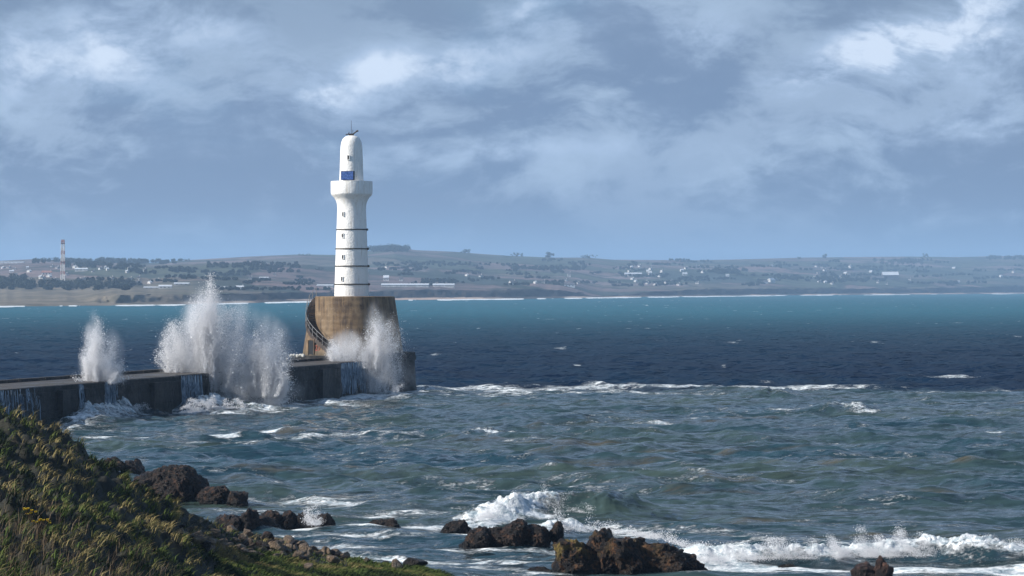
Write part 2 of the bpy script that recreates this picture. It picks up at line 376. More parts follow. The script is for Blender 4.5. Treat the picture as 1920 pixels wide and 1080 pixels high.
M = {}
M['white'] = m_white_paint(); M['plinth'] = m_plinth(); M['pier'] = m_pier()
M['rockdark'] = m_rock('wet_dark_rock', (.007, .006, .006), (.030, .020, .015), (.13, .068, .04))
M['rockbig'] = m_rock('weathered_shore_rock', (.007, .006, .006), (.045, .027, .016), (.22, .105, .045), lichen=.9)
M['rockred'] = m_rock('red_brown_rock', (.03, .018, .014), (.11, .055, .038), (.20, .11, .08))
M['rubble'] = m_rock('tan_rubble_stone', (.15, .105, .07), (.30, .22, .145), (.42, .32, .22))
M['spray'] = m_foamdrop()
M['darkmetal'] = simple('rusted_dark_iron', (.02, .018, .016), (.07, .04, .025), 6, .6, .004)
M['band'] = simple('iron_band', (.045, .04, .035), (.09, .07, .05), 3, .6, 0)
M['rail'] = simple('galvanised_rail', (.16, .16, .16), (.28, .27, .26), 5, .6, 0)
M['glassdark'] = simple('dark_opening', (.012, .012, .012), (.02, .018, .015), 4, .4, 0)
M['solar'] = simple('blue_solar_cells', (.02, .06, .22), (.08, .15, .38), 5, .35, 0)
M['black'] = simple('black_box', (.012, .012, .014), (.02, .02, .02), 5, .5, 0)
M['redpaint'] = simple('red_paint', (.30, .05, .03), (.22, .06, .03), 5, .7, 0)
M['palestone'] = simple('pale_stone', (.45, .43, .38), (.62, .6, .54), 2, .8, .03)
M['housewhite'] = simple('harled_wall', (.40, .39, .37), (.66, .65, .62), .3, .8, 0)
M['houseroof'] = simple('slate_roof', (.07, .07, .08), (.12, .11, .11), .3, .7, 0)
M['roofpale'] = simple('pale_sheet_roof', (.50, .53, .56), (.62, .64, .66), .3, .5, 0)
M['roofred'] = simple('red_tile_roof', (.25, .12, .09), (.32, .16, .12), .3, .8, 0)
M['towerpaint'] = simple('tower_white_steel', (.62, .60, .58), (.72, .70, .68), .8, .6, 0)
M['towerred'] = simple('tower_red_steel', (.34, .16, .13), (.40, .20, .16), .8, .6, 0)
M['leaf'] = m_attrcol('far_foliage', [(0, (.014, .020, .016)), (.5, (.032, .042, .030)), (1, (.06, .068, .048))])
M['bark'] = simple('bark', (.05, .04, .03), (.08, .06, .04), 2, .9, 0)
M['grass'] = m_attrcol('wind_blown_grass', [(0, (.014, .024, .006)), (.35, (.075, .115, .020)), (.65, (.10, .095, .028)), (1, (.24, .19, .08))])
M['stalk'] = m_attrcol('dry_stalk', [(0, (.05, .034, .02)), (.5, (.12, .085, .05)), (1, (.27, .20, .13))])
M['yellow'] = simple('yellow_petals', (.7, .5, .02), (.8, .62, .05), 5, .6, 0)
M['water'] = m_water(); M['land'] = m_land(); M['headland'] = m_headland()

# ------------------------------------------------------------------ sea
wr = np.random.default_rng(3)
WV = []
for i in range(64):
    lam = 1.6*(34/1.6)**(i/63.0)*wr.uniform(.95, 1.05); th = R(242)+wr.normal(0, R(30))
    amp = (.0105 if lam < 5 else .0105*(5/lam)**.62)*lam*(1 if lam < 14 else (14/lam)**.5); WV.append((lam, math.cos(th), math.sin(th), amp, wr.uniform(0, 6.28)))
RIDGES = [  # photo px, py along the crest; height m, half-thickness m, foam
    ([(905, 980), (950, 971), (1000, 964), (1050, 961), (1110, 964), (1180, 970)], .95, 1.3, [1.15, 1.15, 1.0, .7, .4, .0]),
    ([(1270, 1058), (1330, 1055), (1420, 1052), (1520, 1050), (1620, 1046), (1700, 1045), (1800, 1048), (1935, 1052)], .72, 1.3, [.7, 1.05, 1.1, 1.1, 1.15, 1.1, 1.0, .85]),
    ([(860, 816), (925, 812), (1010, 816)], .75, 1.5, [.3, .8, .75]),
    ([(1560, 776), (1598, 774), (1622, 778)], 1.1, 1.6, [.3, .85, .7]),
    ([(140, 795), (190, 785), (235, 780), (300, 772)], 1.5, 1.6, [.8, .8, .8, .2]),
    ([(330, 772), (370, 772), (410, 768), (470, 768)], 1.4, 1.8, [.1, .9, .9, .3]),
    ([(1390, 750), (1450, 746), (1500, 752)], 1.0, 2.0, [.1, .5, .2]),
    ([(990, 1018), (1030, 1005), (1060, 990), (1080, 985)], .6, .8, [.9, .9, .8, .5]),
]
FOAM = [  # polyline, half-width (m, along view), strength
    ([(690, 744), (760, 737), (830, 732), (900, 728), (980, 731), (1060, 729), (1130, 726), (1300, 728), (1450, 727), (1560, 728)], 8, .48),
    ([(760, 742), (900, 740), (1010, 738), (1180, 736), (1300, 738)], 7, .40), ([(1560, 729), (1700, 733), (1850, 733), (1930, 733)], 3, .34),
    ([(90, 823), (180, 822), (300, 818), (420, 820), (520, 812), (590, 806)], 1.8, .60), ([(330, 828), (450, 826), (700, 815), (760, 818)], 2.4, .42),
    ([(90, 806), (160, 792), (260, 780)], 3, .42), ([(300, 770), (400, 778), (520, 766), (640, 752), (770, 740)], 4, .46),
    ([(640, 748), (700, 742), (770, 736)], 3, .6), ([(570, 752), (620, 756), (660, 760)], 3, .4),
    ([(460, 938), (540, 938), (640, 945)], 3.0, .48), ([(440, 962), (640, 968), (760, 962), (860, 958)], 2.2, .42),
    ([(540, 992), (620, 985), (720, 992), (830, 988), (880, 984)], 1.6, .62), ([(540, 1004), (700, 1008), (860, 1002), (900, 1000)], 1.8, .45),
    ([(560, 1020), (700, 1025), (900, 1030), (1050, 1035)], 1.8, .45), ([(640, 1040), (800, 1048), (950, 1052), (1050, 1060)], 1.5, .50), ([(780, 1070), (900, 1068), (1040, 1076)], 1.2, .48),
    ([(880, 976), (940, 974), (1000, 974)], 1.2, .75), ([(960, 1010), (1040, 995), (1130, 985), (1250, 1005)], 1.4, .55), ([(1160, 985), (1300, 995), (1420, 1000)], 2.0, .30),
    ([(1260, 1040), (1330, 1060), (1400, 1065), (1500, 1066), (1600, 1068), (1750, 1068), (1930, 1072)], 1.6, .75), ([(1300, 1078), (1600, 1078), (1930, 1082)], 1.2, .45),
    ([(1300, 1026), (1450, 1022), (1560, 1022), (1700, 1018), (1930, 1024)], 1.5, .38),
    ([(1250, 905), (1500, 900)], 3, .22), ([(1050, 900), (1180, 915)], 3, .24), ([(700, 905), (830, 900)], 3, .24), ([(1200, 795), (1240, 796)], 3, .45),
    ([(1325, 786), (1350, 788)], 2.5, .5), ([(1455, 772), (1475, 775)], 2.5, .5), ([(1850, 817), (1875, 817)], 2.5, .35), ([(1780, 707), (1830, 706)], 5, .42), ([(1750, 742), (1810, 738)], 4, .5),
    ([(970, 830), (1000, 826)], 3, .3), ([(800, 920), (880, 900), (960, 905)], 2.5, .25),
]
def seg_dist(X, Y, pts, ys=1.0):
    """distance to a polyline (depth axis scaled), parameter along it"""
    best = np.full(X.shape, 1e9); par = np.zeros(X.shape); sgn = np.zeros(X.shape)
    for i in range(len(pts)-1):
        ax, ay = pts[i]; bx, by = pts[i+1]; dx, dy = bx-ax, by-ay; L = dx*dx+dy*dy
        t = np.clip(((X-ax)*dx+(Y-ay)*dy)/L, 0, 1); ex, ey = X-ax-t*dx, Y-ay-t*dy; d = np.hypot(ex, ey)
        m = d < best; best = np.where(m, d, best); par = np.where(m, i+t, par); sgn = np.where(m, np.sign(ey), sgn)
    return best, par, sgn
def shoreD(px):
    pts = [(-3000, 600), (-400, 581), (0, 575), (320, 572), (560, 566), (720, 563), (1000, 560), (1130, 558), (1200, 557), (1500, 553.5), (1920, 550.5), (2600, 548.5), (6000, 548)]
    return H*F/(np.interp(px, [p[0] for p in pts], [p[1] for p in pts])-540)
def sea():
    colpx = np.concatenate([np.linspace(-5200, -260, 34)[:-1], np.arange(-260, 2180, 2.3), np.linspace(2180, 7200, 34)[1:]])
    D = [100.0]
    while D[-1] < 9000: D.append(D[-1]*1.0+max(.14, D[-1]**2/(H*F)*1.25*(.62 if D[-1] > 120 else 2)))
    D += [11000, 15000, 30000]
    D = np.array(D); nr, nc = len(D), len(colpx)
    PX, DD = np.meshgrid(colpx, D); X = (PX-960)/F*DD; Y = DD.copy(); sp = np.gradient(D)[:, None]
    Z = np.zeros_like(X); ch = np.zeros_like(X); dX = np.zeros_like(X); dY = np.zeros_like(X)
    sx = np.gradient(colpx)[None, :]/F*DD
    grp = .75+.5*fbm(X/60, Y/90, 0, 11, 3)
    for lam, cx, cy, a, ph in WV:
        k = 2*math.pi/lam; att = np.clip((lam/(2.2*np.maximum(sp*abs(cy), sx*abs(cx)))-.7)/1.0, 0, 1)
        if att.max() == 0: continue
        arg = k*(X*cx+Y*cy)+ph; A = a*att*grp
        A = A*.74; Z += A*np.cos(arg); dX -= .75*cx*A*np.sin(arg); dY -= .75*cy*A*np.sin(arg)
    fo = np.zeros_like(X)
    inner = (PX > -400) & (PX < 2400) & (DD < 480)
    rows = np.where(D < 480)[0]; rs = slice(0, rows[-1]+1); Xi, Yi = X[rs], Y[rs]
    lump = fbm(Xi*1.1, Yi*1.1, 0, 21, 5, .6); lump2 = fbm(Xi*.45, Yi*.45, 3, 27, 4); lump3 = fbm(Xi*2.2, Yi*1.6, 7, 29, 4, .6)
    zi = np.zeros_like(Xi); fi = np.zeros_like(Xi); calm = np.ones_like(Xi)
    for pts, h, w, fs in RIDGES:
        wp = [seaP(*p) for p in pts]
        m = (Xi > min(p[0] for p in wp)-8) & (Xi < max(p[0] for p in wp)+8) & (Yi > min(p[1] for p in wp)-14) & (Yi < max(p[1] for p in wp)+14)
        x, y = Xi[m], Yi[m]; d, par, sg = seg_dist(x + (lump2[m]-.5)*1.2, y + (lump2[m]-.5)*2.5, wp)
        n = len(pts)-1; endf = sstep(par, 0, .8)*sstep(n-par, 0, .8)
        # steep towards the camera, long back slope
        ww = np.where(sg < 0, w, w*2.2)
        prof = np.exp(-(d/ww)**2)*(.35+.65*endf)
        zi[m] += h*prof*(.72+.6*lump[m]); fs = np.array(fs)
        fl = np.interp(par, np.arange(n+1), fs)*(.62+.5*lump3[m])
        fi[m] = np.maximum(fi[m], fl*np.exp(-(d/(w*1.25))**2))
        zi[m] += (.8*h*(lump[m]-.5)+.3*h*(lump3[m]-.5))*fl*prof
    for pts, w, s in FOAM:
        wp = [seaP(*p) for p in pts]
        m = (Xi > min(p[0] for p in wp)-12) & (Xi < max(p[0] for p in wp)+12) & (Yi > min(p[1] for p in wp)-3*w) & (Yi < max(p[1] for p in wp)+3*w)
        x, y = Xi[m], Yi[m]; d, par, sg = seg_dist(x, y+(lump2[m]-.5)*w*1.4, wp)
        fi[m] = np.maximum(fi[m], (s+.16)*np.exp(-(d/w)**2))
    surf = sstep(Yi, 190, 150)*sstep(PX[rs], 380, 520)*sstep(PX[rs], 1300, 1050)
    fi = np.maximum(fi, surf*.30*(.6+.8*fbm(Xi*.25, Yi*.25, 0, 33, 4)))
    fi = np.maximum(fi, sstep(PX[rs], 250, 450)*sstep(PX[rs], 1100, 800)*sstep(Yi, 215, 185)*.27)
    st_ = fbm(Xi*.10, Yi*.28, 5, 37, 5, .6); fi = np.maximum(fi, sstep(st_, .50, .64)*.33*sstep(Yi, 440, 400))
    Z[rs] *= 1-.4*sstep(Yi, 215, 180)
    crest = sstep(Z[rs], .45, .95)*.24; fi += crest*sstep(Yi, 440, 380)
    Z[rs] += zi; fo[rs] = fi
    # open-sea whitecaps
    wc = fbm(X/9, Y/38, 0, 41, 3); pk = vnoise(X/2.2, Y/9, 1.0, 44)
    fo = np.maximum(fo, sstep(wc, .60, .72)*sstep(pk, .62, .9)*.52*(Y > 430))
    # surf on the far shore
    sD = shoreD(PX); sn = fbm(PX/40, 0*PX, 0, 51, 4, .65); fo = np.maximum(fo, np.clip(1-(sD-Y)/(sD*sD/78000*np.interp(PX, [0, 1100, 1500], [1.7, 1.6, .9])*(.1+1.5*sn)), 0, 1)**.5*sstep(sn, .40, .52)*(Y < sD+60)*1.3)
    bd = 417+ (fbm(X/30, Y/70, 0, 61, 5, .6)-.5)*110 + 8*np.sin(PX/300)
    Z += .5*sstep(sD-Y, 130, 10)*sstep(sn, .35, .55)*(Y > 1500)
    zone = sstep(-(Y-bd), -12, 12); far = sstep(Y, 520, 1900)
    fade = sstep(Y, 9000, 7500)
    V = np.stack([X+dX, Y+dY, Z*fade], -1).reshape(-1, 3)
    me = np_mesh('sea', V, grid_faces(nr, nc), 4)
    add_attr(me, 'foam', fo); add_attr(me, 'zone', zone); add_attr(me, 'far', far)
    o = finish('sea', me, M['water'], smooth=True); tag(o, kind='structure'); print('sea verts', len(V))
sea()

# ------------------------------------------------------------------ far coast
SKYL = [(-3000, 484), (-400, 486), (0, 489), (60, 486), (150, 489), (290, 493), (330, 489), (400, 485), (470, 481), (560, 477), (630, 478), (690, 471), (740, 464), (780, 469), (850, 472), (900, 476), (960, 480),
        (1040, 483), (1100, 483), (1150, 487), (1300, 488), (1400, 486), (1500, 483), (1600, 482), (1700, 481), (1800, 482), (1920, 479), (2400, 478), (6000, 482)]
CLIFF = [(-3000, 562), (0, 562), (150, 560), (200, 553), (330, 552), (430, 551), (560, 548), (600, 548), (700, 546), (800, 543), (900, 545), (1000, 542), (1060, 545), (1120, 556), (1160, 554), (1220, 547), (1300, 543), (1500, 541), (1700, 541), (1920, 536), (2600, 535), (6000, 536)]
def ip(L, x): return np.interp(x, [p[0] for p in L], [p[1] for p in L])
VR = np.concatenate([[0, .25, .5], np.linspace(.75, 1.9, 7), np.linspace(2.0, 3.0, 46), [3.15, 3.4, 4.0]])
def landxyz(px, v):
    px, v = np.broadcast_arrays(np.asarray(px, float), v); sD = shoreD(px)
    sD = sD*(1+.006*(fbm(px/25, 0*px, 0, 71, 3)-.5))
    yc, ys, yt = ip(CLIFF, px), 540+H*F/sD, ip(SKYL, px)
    yc = yc+(fbm(px/14, 0*px, 0, 75, 4)-.5)*3.0
    Dc = sD+60+140*fbm(px/60, 0*px, 0, 72, 3); Dt = sD+3600
    low = sstep(px, 190, 120)                       # dunes on the left
    D = np.where(v < .5, sD-30+v/.5*55, 0); z = np.where(v < .5, -2+v/.5*3.6, 0)
    zc = H-(yc-540)/F*Dc
    a = (v-.5)/1.5; e = sstep(a, .1, .9); D = np.where((v >= .5) & (v < 2), sD+25+a*(Dc-sD-25)*(1+3*low), D); z = np.where((v >= .5) & (v < 2), 1.6+(zc-1.6)*(e*(1-low)+a*low), z)
    Dc2 = Dc+3*low*(Dc-sD-25); b = np.clip(v-2, 0, 1); Df = Dc2*(Dt/Dc2)**(b**.9); yf = (540-(zc-H)*F/Dc2)
    yf = yf+(yt-yf)*(b**.85); zf = H-(yf-540)/F*Df
    X0 = (px-960)/F*Df
    zf = zf+(fbm(X0/420, Df/500, 0, 73, 4)-.5)*34*np.sin(np.pi*b)+(fbm(X0/60, Df/90, 0, 79, 3)-.5)*5*np.sin(np.pi*b)
    D = np.where(v >= 2, Df, D); z = np.where(v >= 2, zf, z)
    D = np.where(v > 3, Dt+(v-3)*2500, D); z = np.where(v > 3, zf-(v-3)*110, z)
    cl = (v > .6) & (v < 1.95); D = D+np.where(cl, (fbm(px/9, v*3, 0, 77, 4)-.5)*60, 0)
    return (px-960)/F*D, D, z
def coast():
    px = np.concatenate([np.linspace(-3000, -260, 40)[:-1], np.arange(-260, 2180, 4), np.linspace(2180, 6000, 50)[1:]])
    PX, V = np.meshgrid(px, VR); X, Y, Z = landxyz(PX, V)
    me = np_mesh('hills', np.stack([X, Y, Z], -1).reshape(-1, 3), grid_faces(len(VR), len(px)), 4)
    add_attr(me, 'band', V); add_attr(me, 'across', PX/1920)
    tag(finish('hills', me, M['land'], smooth=True), kind='structure')
coast()
def on_land(px, py, near=True):
    v = np.linspace(1.0, 3.0, 400); X, Y, Z = landxyz(np.full(400, px), v); yy = 540-(Z-H)*F/Y
    run = np.minimum.accumulate(yy); i = int(np.argmax(run <= py)) if (run <= py).any() else 399
    return float(X[i]), float(Y[i]), float(Z[i])

# leaf clumps for crowns, numpy triangles
def leaf_mesh(centres, radii, n, size, squash=.8, seed=0):
    r = np.random.default_rng(seed); k = r.integers(0, len(centres), n); c = np.asarray(centres)[k]; ra = np.asarray(radii)[k][:, None]
    d = r.normal(size=(n, 3)); d /= np.linalg.norm(d, axis=1)[:, None]
    p = c+d*ra*(r.random((n, 1))**.4)*np.array([1, 1, squash]); 
    u = r.normal(size=(n, 3)); u /= np.linalg.norm(u, axis=1)[:, None]; w = np.cross(u, r.normal(size=(n, 3))); w /= np.linalg.norm(w, axis=1)[:, None]
    s = size*r.uniform(.6, 1.3, (n, 1)); V = np.stack([p-u*s, p+u*s, p+w*s*1.2], 1).reshape(-1, 3)
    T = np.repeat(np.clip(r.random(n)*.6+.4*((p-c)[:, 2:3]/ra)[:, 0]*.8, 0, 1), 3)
    return V, np.arange(3*n).reshape(-1, 3), T
def far_tree(px, py, w, h, label, group=None, seed=0, name='hill_tree', loc=None):
    """w, h in photo pixels"""
    x, y, z = loc or on_land(px, py); k = y/F; w, h = w*k, h*k; r = random.Random(seed)
    t = empty(name, (x, y, z-.3)); tag(t, label, 'tree', group)
    mb = MB(); mb.bar((0, 0, 0), (0, 0, h*.5), w*.06, 6, w*.03)
    for a in range(3): an = r.uniform(0, 6.28); mb.bar((0, 0, h*.3), (math.cos(an)*w*.25, math.sin(an)*w*.25, h*.6), w*.03, 5, w*.012)
    mb.build('trunk', M['bark'], t)
    cs, rs = [], []
    for i in range(max(4, int(3+w/h*4))):
        cs.append((r.uniform(-.38, .38)*w, r.uniform(-.25, .25)*w, h*(.16+.5*(i % 3)/2+r.uniform(0, .12)))); rs.append(h*r.uniform(.22, .32))
    V, Fa, T = leaf_mesh(cs, rs, 800, h*.07, seed=seed); me = np_mesh('crown', V, Fa, 3); add_attr(me, 'tint', T)
    finish('crown', me, M['leaf'], t)
def woods(name, spots, hpx, label, seed):
    """a far wood that reads as one mass. spots: list of (px, py)"""
    cs, rs = [], []; r = random.Random(seed)
    for px, py in spots:
        x, y, z = on_land(px, py); k = y/F*hpx*r.uniform(.7, 1.2); cs.append((x, y, z+k*.45)); rs.append(k*.6)
    V, Fa, T = leaf_mesh(cs, rs, min(60000, len(cs)*120), 1.3, seed=seed); me = np_mesh(name, V, Fa, 3); add_attr(me, 'tint', T*.6)
    tag(finish(name, me, M['leaf']), label, 'wood', kind='stuff')
def scatter(x0, x1, y0, y1, n, seed):
    r = random.Random(seed); return [(r.uniform(x0, x1), r.uniform(y0, y1)) for _ in range(n)]
woods('far_wood', scatter(-60, 50, 524, 542, 60, 1)+scatter(0, 250, 534, 544, 110, 2), 12, 'dark wood along the foot of the slope behind the dunes at far left', 1)
woods('far_wood', scatter(60, 300, 490, 494, 90, 3)+scatter(120, 260, 496, 503, 50, 4), 8, 'belt of trees along the low skyline around the lattice mast', 2)
woods('far_wood', scatter(390, 560, 496, 503, 80, 5), 5, 'hedge belt of trees on the hillside above the tallest spray', 3)
woods('far_wood', scatter(692, 765, 468, 473, 60, 6), 11, 'wooded knoll on the skyline just right of the lighthouse', 4)
woods('far_wood', scatter(960, 1100, 502, 508, 60, 7)+scatter(1340, 1400, 508, 514, 40, 9), 6, 'shelter belt of trees on the hillside in the middle distance', 5)
woods('far_wood', scatter(1530, 1660, 522, 530, 70, 8)+scatter(1640, 1730, 490, 497, 30, 10)+scatter(1850, 1930, 484, 488, 40, 11), 7, 'scattered wood around the large pale barn on the right hillside', 6)
for q in range(9):
    xs = [(700, 900), (880, 1080), (1080, 1260), (1240, 1420), (1400, 1580), (1560, 1740), (1720, 1930), (180, 400), (380, 620)][q]
    rq = random.Random(q+60); sp = []
    for _ in range(16):
        x_, y_, l_ = rq.uniform(*xs), rq.uniform(488, 536), rq.uniform(6, 34); sp += [(x_+rq.uniform(-l_, l_), y_+rq.gauss(0, .8)) for _ in range(int(l_*.5)+4)]
    woods('hedgerow_scrub', sp, 3.6, 'dark hedgerows and scrub between the fields, %s' % ['just right of the lighthouse', 'below the dome-shaped skyline clump', 'around the long white-roofed shed', 'right of centre above the cliffs', 'around the white gabled farmhouse', 'around the large dark barn', 'at the far right edge', 'between the mast and the tallest spray', 'between the tallest spray and the lighthouse'][q], 70+q)
woods('far_wood', scatter(700, 960, 494, 500, 60, 12)+scatter(400, 620, 541, 545, 60, 13), 4, 'thin hedgerow scrub on either side of the lighthouse', 7)
i = 0
for px, py, w, h, lb in [(872, 475, 22, 9, 'lone rounded tree clump on the skyline right of the lighthouse'), (1030, 483, 22, 12, 'dense dome-shaped tree clump standing up from the skyline in the centre'),
        (968, 481, 30, 8, 'low wide tree clump on the skyline left of the dome-shaped clump'), (1548, 484, 12, 9, 'small tree on the skyline above the right hillside'),
        (1735, 482, 12, 7, 'small tree on the skyline above the large pale barn'), (1185, 502, 20, 14, 'dark broad tree behind the long white roofs'),
        (1425, 532, 16, 9, 'dark tree beside the white gabled farmhouse'), (600, 507, 24, 7, 'lone dark tree on the hillside left of the lighthouse'),
        (153, 533, 14, 8, 'small dark tree right of the foot of the lattice mast'), (135, 532, 12, 7, 'small dark tree at the foot of the lattice mast'),
        (960, 534, 20, 9, 'dark tree beside the white gabled cottage in the centre'), (570, 480, 30, 5, 'low dark copse on the skyline left of the lighthouse'),
        (348, 490, 24, 6, 'small tree clump on the skyline above the tallest spray'), (85, 489, 40, 7, 'broad dark tree mass on the skyline left of the lattice mast'),
        (1500, 486, 12, 5, 'tiny tree on the skyline in the right half'), (1105, 484, 40, 7, 'wide pale tree clump on the skyline in the centre')]:
    far_tree(px, py, w, h, lb, seed=i+20); i += 1

# houses
def house(px, py, w, h, label, group=None, roof='houseroof', wall='housewhite', rz=0, d=None, name='far_house', cat='house', nwin=3, chim=True):
    x, y, z = on_land(px, py); k = y/F; w, h = w*k, h*k; d = d or max(6, w*.5); eh = h*.58
    t = empty(name, (x, y, z-1.5), rz); tag(t, label, cat, group); e = eh+1.5
    mb = MB(); mb.box((0, 0, e/2), (w, d, e))
    mb.add([(-w/2, -d/2, e), (-w/2, d/2, e), (-w/2, 0, h+1.4), (w/2, -d/2, e), (w/2, d/2, e), (w/2, 0, h+1.4)], [(0, 2, 1), (3, 4, 5)])
    mb.build('wall', M[wall], t)
    o = .35; th = .3; rb = MB(); rh = h+1.5
    for s in (-1, 1):
        a = (-w/2-o, s*(d/2+o), e-.1), (w/2+o, s*(d/2+o), e-.1), (w/2+o, 0, rh), (-w/2-o, 0, rh)
        vs = list(a)+[(p[0], p[1], p[2]+th) for p in a]
        rb.add(vs, [(3, 2, 1, 0), (4, 5, 6, 7), (0, 1, 5, 4), (1, 2, 6, 5), (2, 3, 7, 6), (3, 0, 4, 7)])
    ro = rb.build('roof', M[roof], t)
    if chim:
        cb = MB(); cb.box((w*.38, 0, rh+.5), (.9, .7, 1.8)); cb.build('chimney', M[wall], ro)
    for i in range(nwin):
        wb = MB(); wx = (i-(nwin-1)/2)*w/(nwin+.3); wb.box((wx, -d/2-.03, 1.5+eh*.5), (min(1.4, w*.1), .12, min(1.4, eh*.4))); wb.build('window', M['glassdark'], t)
    return t
house(724, 527, 10, 10, 'pale block-like building right of the lighthouse tower', roof='roofpale', name='far_building', cat='building', chim=False)
house(752, 527, 7, 8, 'small bright white house just right of the pale block', chim=False)
house(760, 538, 88, 6, 'long low pale greenhouse nearest the lighthouse', roof='roofpale', name='greenhouse', cat='greenhouse', d=30, nwin=0, chim=False)
house(832, 538, 40, 6, 'shorter low pale greenhouse beyond the long one', roof='roofpale', name='greenhouse', cat='greenhouse', d=30, nwin=0, chim=False)
house(961, 534, 12, 8, 'white gabled cottage on the centre hillside beside a dark tree', rz=.5)
house(1019, 531, 6, 5, 'tiny bright white cottage on the field in the centre')
house(1067, 518, 6, 8, 'tall narrow white house above the centre fields')
house(1068, 538, 20, 7, 'dark-roofed farm shed on the centre hillside', wall='roofpale', name='farm_shed', cat='shed', chim=False)
house(1187, 517, 32, 5, 'long white-roofed farm shed on the centre right hillside', roof='roofpale', name='farm_shed', cat='shed', d=16, chim=False)
house(1219, 516, 6, 6, 'bright white cottage just right of the long white-roofed shed', roof='roofpale')
house(1284, 517, 9, 5, 'white twin-gabled house right of centre', roof='roofpale')
house(1364, 519, 6, 4, 'pale cottage under the shelter belt right of centre', roof='roofpale')
house(1446, 530, 16, 8, 'white gabled farmhouse above the right cliffs', roof='roofpale', rz=.9)
house(1434, 532, 12, 6, 'low grey steading joined beside the white farmhouse', roof='houseroof', wall='roofpale', name='farm_shed', cat='shed', chim=False)
house(1669, 524, 30, 14, 'large dark barn with a curved pale roof on the right hillside', roof='roofpale', wall='houseroof', name='barn', cat='barn', d=25, chim=False)
house(1645, 526, 24, 8, 'low dark shed against the left of the large barn', roof='houseroof', wall='houseroof', name='barn', cat='barn', d=20, chim=False)
house(1592, 517, 5, 6, 'small white house up the slope left of the large barn')
house(415, 541, 24, 3, 'bright white low shed just right of the tallest spray', roof='roofpale', name='farm_shed', cat='shed', chim=False)
house(495, 523, 16, 3, 'long bright white shed on the hillside left of the lighthouse', roof='roofpale', name='farm_shed', cat='shed', chim=False)
house(470, 524, 6, 5, 'small pale house left of the long white hillside shed')
house(515, 518, 5, 4, 'tiny pale house up the slope from the white hillside shed')
house(450, 542, 14, 6, 'pale farm building among scrub right of the tallest spray', roof='roofpale')
house(310, 541, 24, 6, 'wide shed with a low grey-pink roof left of the tallest spray', roof='roofpale', name='farm_shed', cat='shed', chim=False)
house(341, 535, 28, 4, 'long flat pale shed behind the tallest spray', roof='roofpale', name='farm_shed', cat='shed', chim=False)
house(285, 541, 30, 3, 'flat pale roof at the edge of the dunes', roof='roofpale', name='farm_shed', cat='shed', chim=False)
house(22, 494, 46, 3, 'long pale roof high on the far left slope', roof='roofpale', name='farm_shed', cat='shed', chim=False)
house(22, 511, 8, 4, 'small white house on the far left edge slope', roof='roofpale')
house(88, 517, 18, 8, 'red-roofed house left of the lattice mast', roof='roofred')
house(167, 536, 12, 4, 'pale low building right of the lattice mast', roof='roofpale')
house(153, 508, 24, 5, 'row of pale roofs beyond the lattice mast', roof='roofpale')
house(610, 538, 30, 4, 'long low pale greenhouse left of the lighthouse tower', roof='roofpale', name='greenhouse', cat='greenhouse', d=20, nwin=0, chim=False)
r = random.Random(5)
for k in range(100):
    px = r.choice([r.uniform(0, 340), r.uniform(0, 340), r.uniform(700, 1920), r.uniform(1180, 1320), r.uniform(1520, 1620)]); py = r.uniform(500, 536)
    house(px, py, r.uniform(3.5, 6.5), r.uniform(3, 4.6), 'tiny pale house scattered among the far fields', 'tiny houses on the far hillside', roof=r.choice(['houseroof', 'roofpale', 'houseroof']), rz=r.uniform(-1, 1), nwin=2)

# lattice mast
def mast():
    x, y, z = on_land(118, 527); k = y/F; t = empty('lattice_mast', (x, y, z-1)); tag(t, 'tall pale lattice drilling mast with reddish bands on the far left shore', 'mast')
    Hh = 76*k; w0, w1 = 3.6*k, 2.6*k; secs = 12
    def wid(zz): return w0+(w1-w0)*zz/Hh
    for s0 in range(secs):
        mb = MB(); za, zb = Hh*s0/secs, Hh*(s0+1)/secs; wa, wb = wid(za), wid(zb); C4 = [(-1, -1), (1, -1), (1, 1), (-1, 1)]
        for i, (a, b) in enumerate(C4):
            c, d = C4[(i+1) % 4]; p = lambda q, r_, zz, ww: (q*ww, r_*ww, zz)
            mb.bar(p(a, b, za, wa), p(a, b, zb, wb), .34, 4); mb.bar(p(a, b, zb, wb), p(c, d, zb, wb), .2, 4)
            mb.bar(p(a, b, za, wa), p(c, d, zb, wb), .16, 4); mb.bar(p(c, d, za, wa), p(a, b, zb, wb), .16, 4)
        mb.build('lattice_section', M['towerred'] if s0 in (2, 5, 8, 11) else M['towerpaint'], t)
    mb = MB(); mb.box((-.6, 0, Hh*.42), (w0*1.0, w0*.6, Hh*.8)); mb.build('pipe_rack', M['towerpaint'], t)
    mb = MB(); mb.box((0, 0, Hh*.47), (w0*2.2, w0*2.0, .6)); mb.build('working_platform', M['darkmetal'], t)
    mb = MB(); mb.box((0, 0, Hh*.93), (w0*1.9, w0*1.7, .9)); mb.build('crown_platform', M['darkmetal'], t)
    mb = MB(); mb.box((0, 0, Hh*1.0), (w0*1.6, w0*1.4, 2.6)); mb.build('crown_block', M['towerred'], t)
mast()

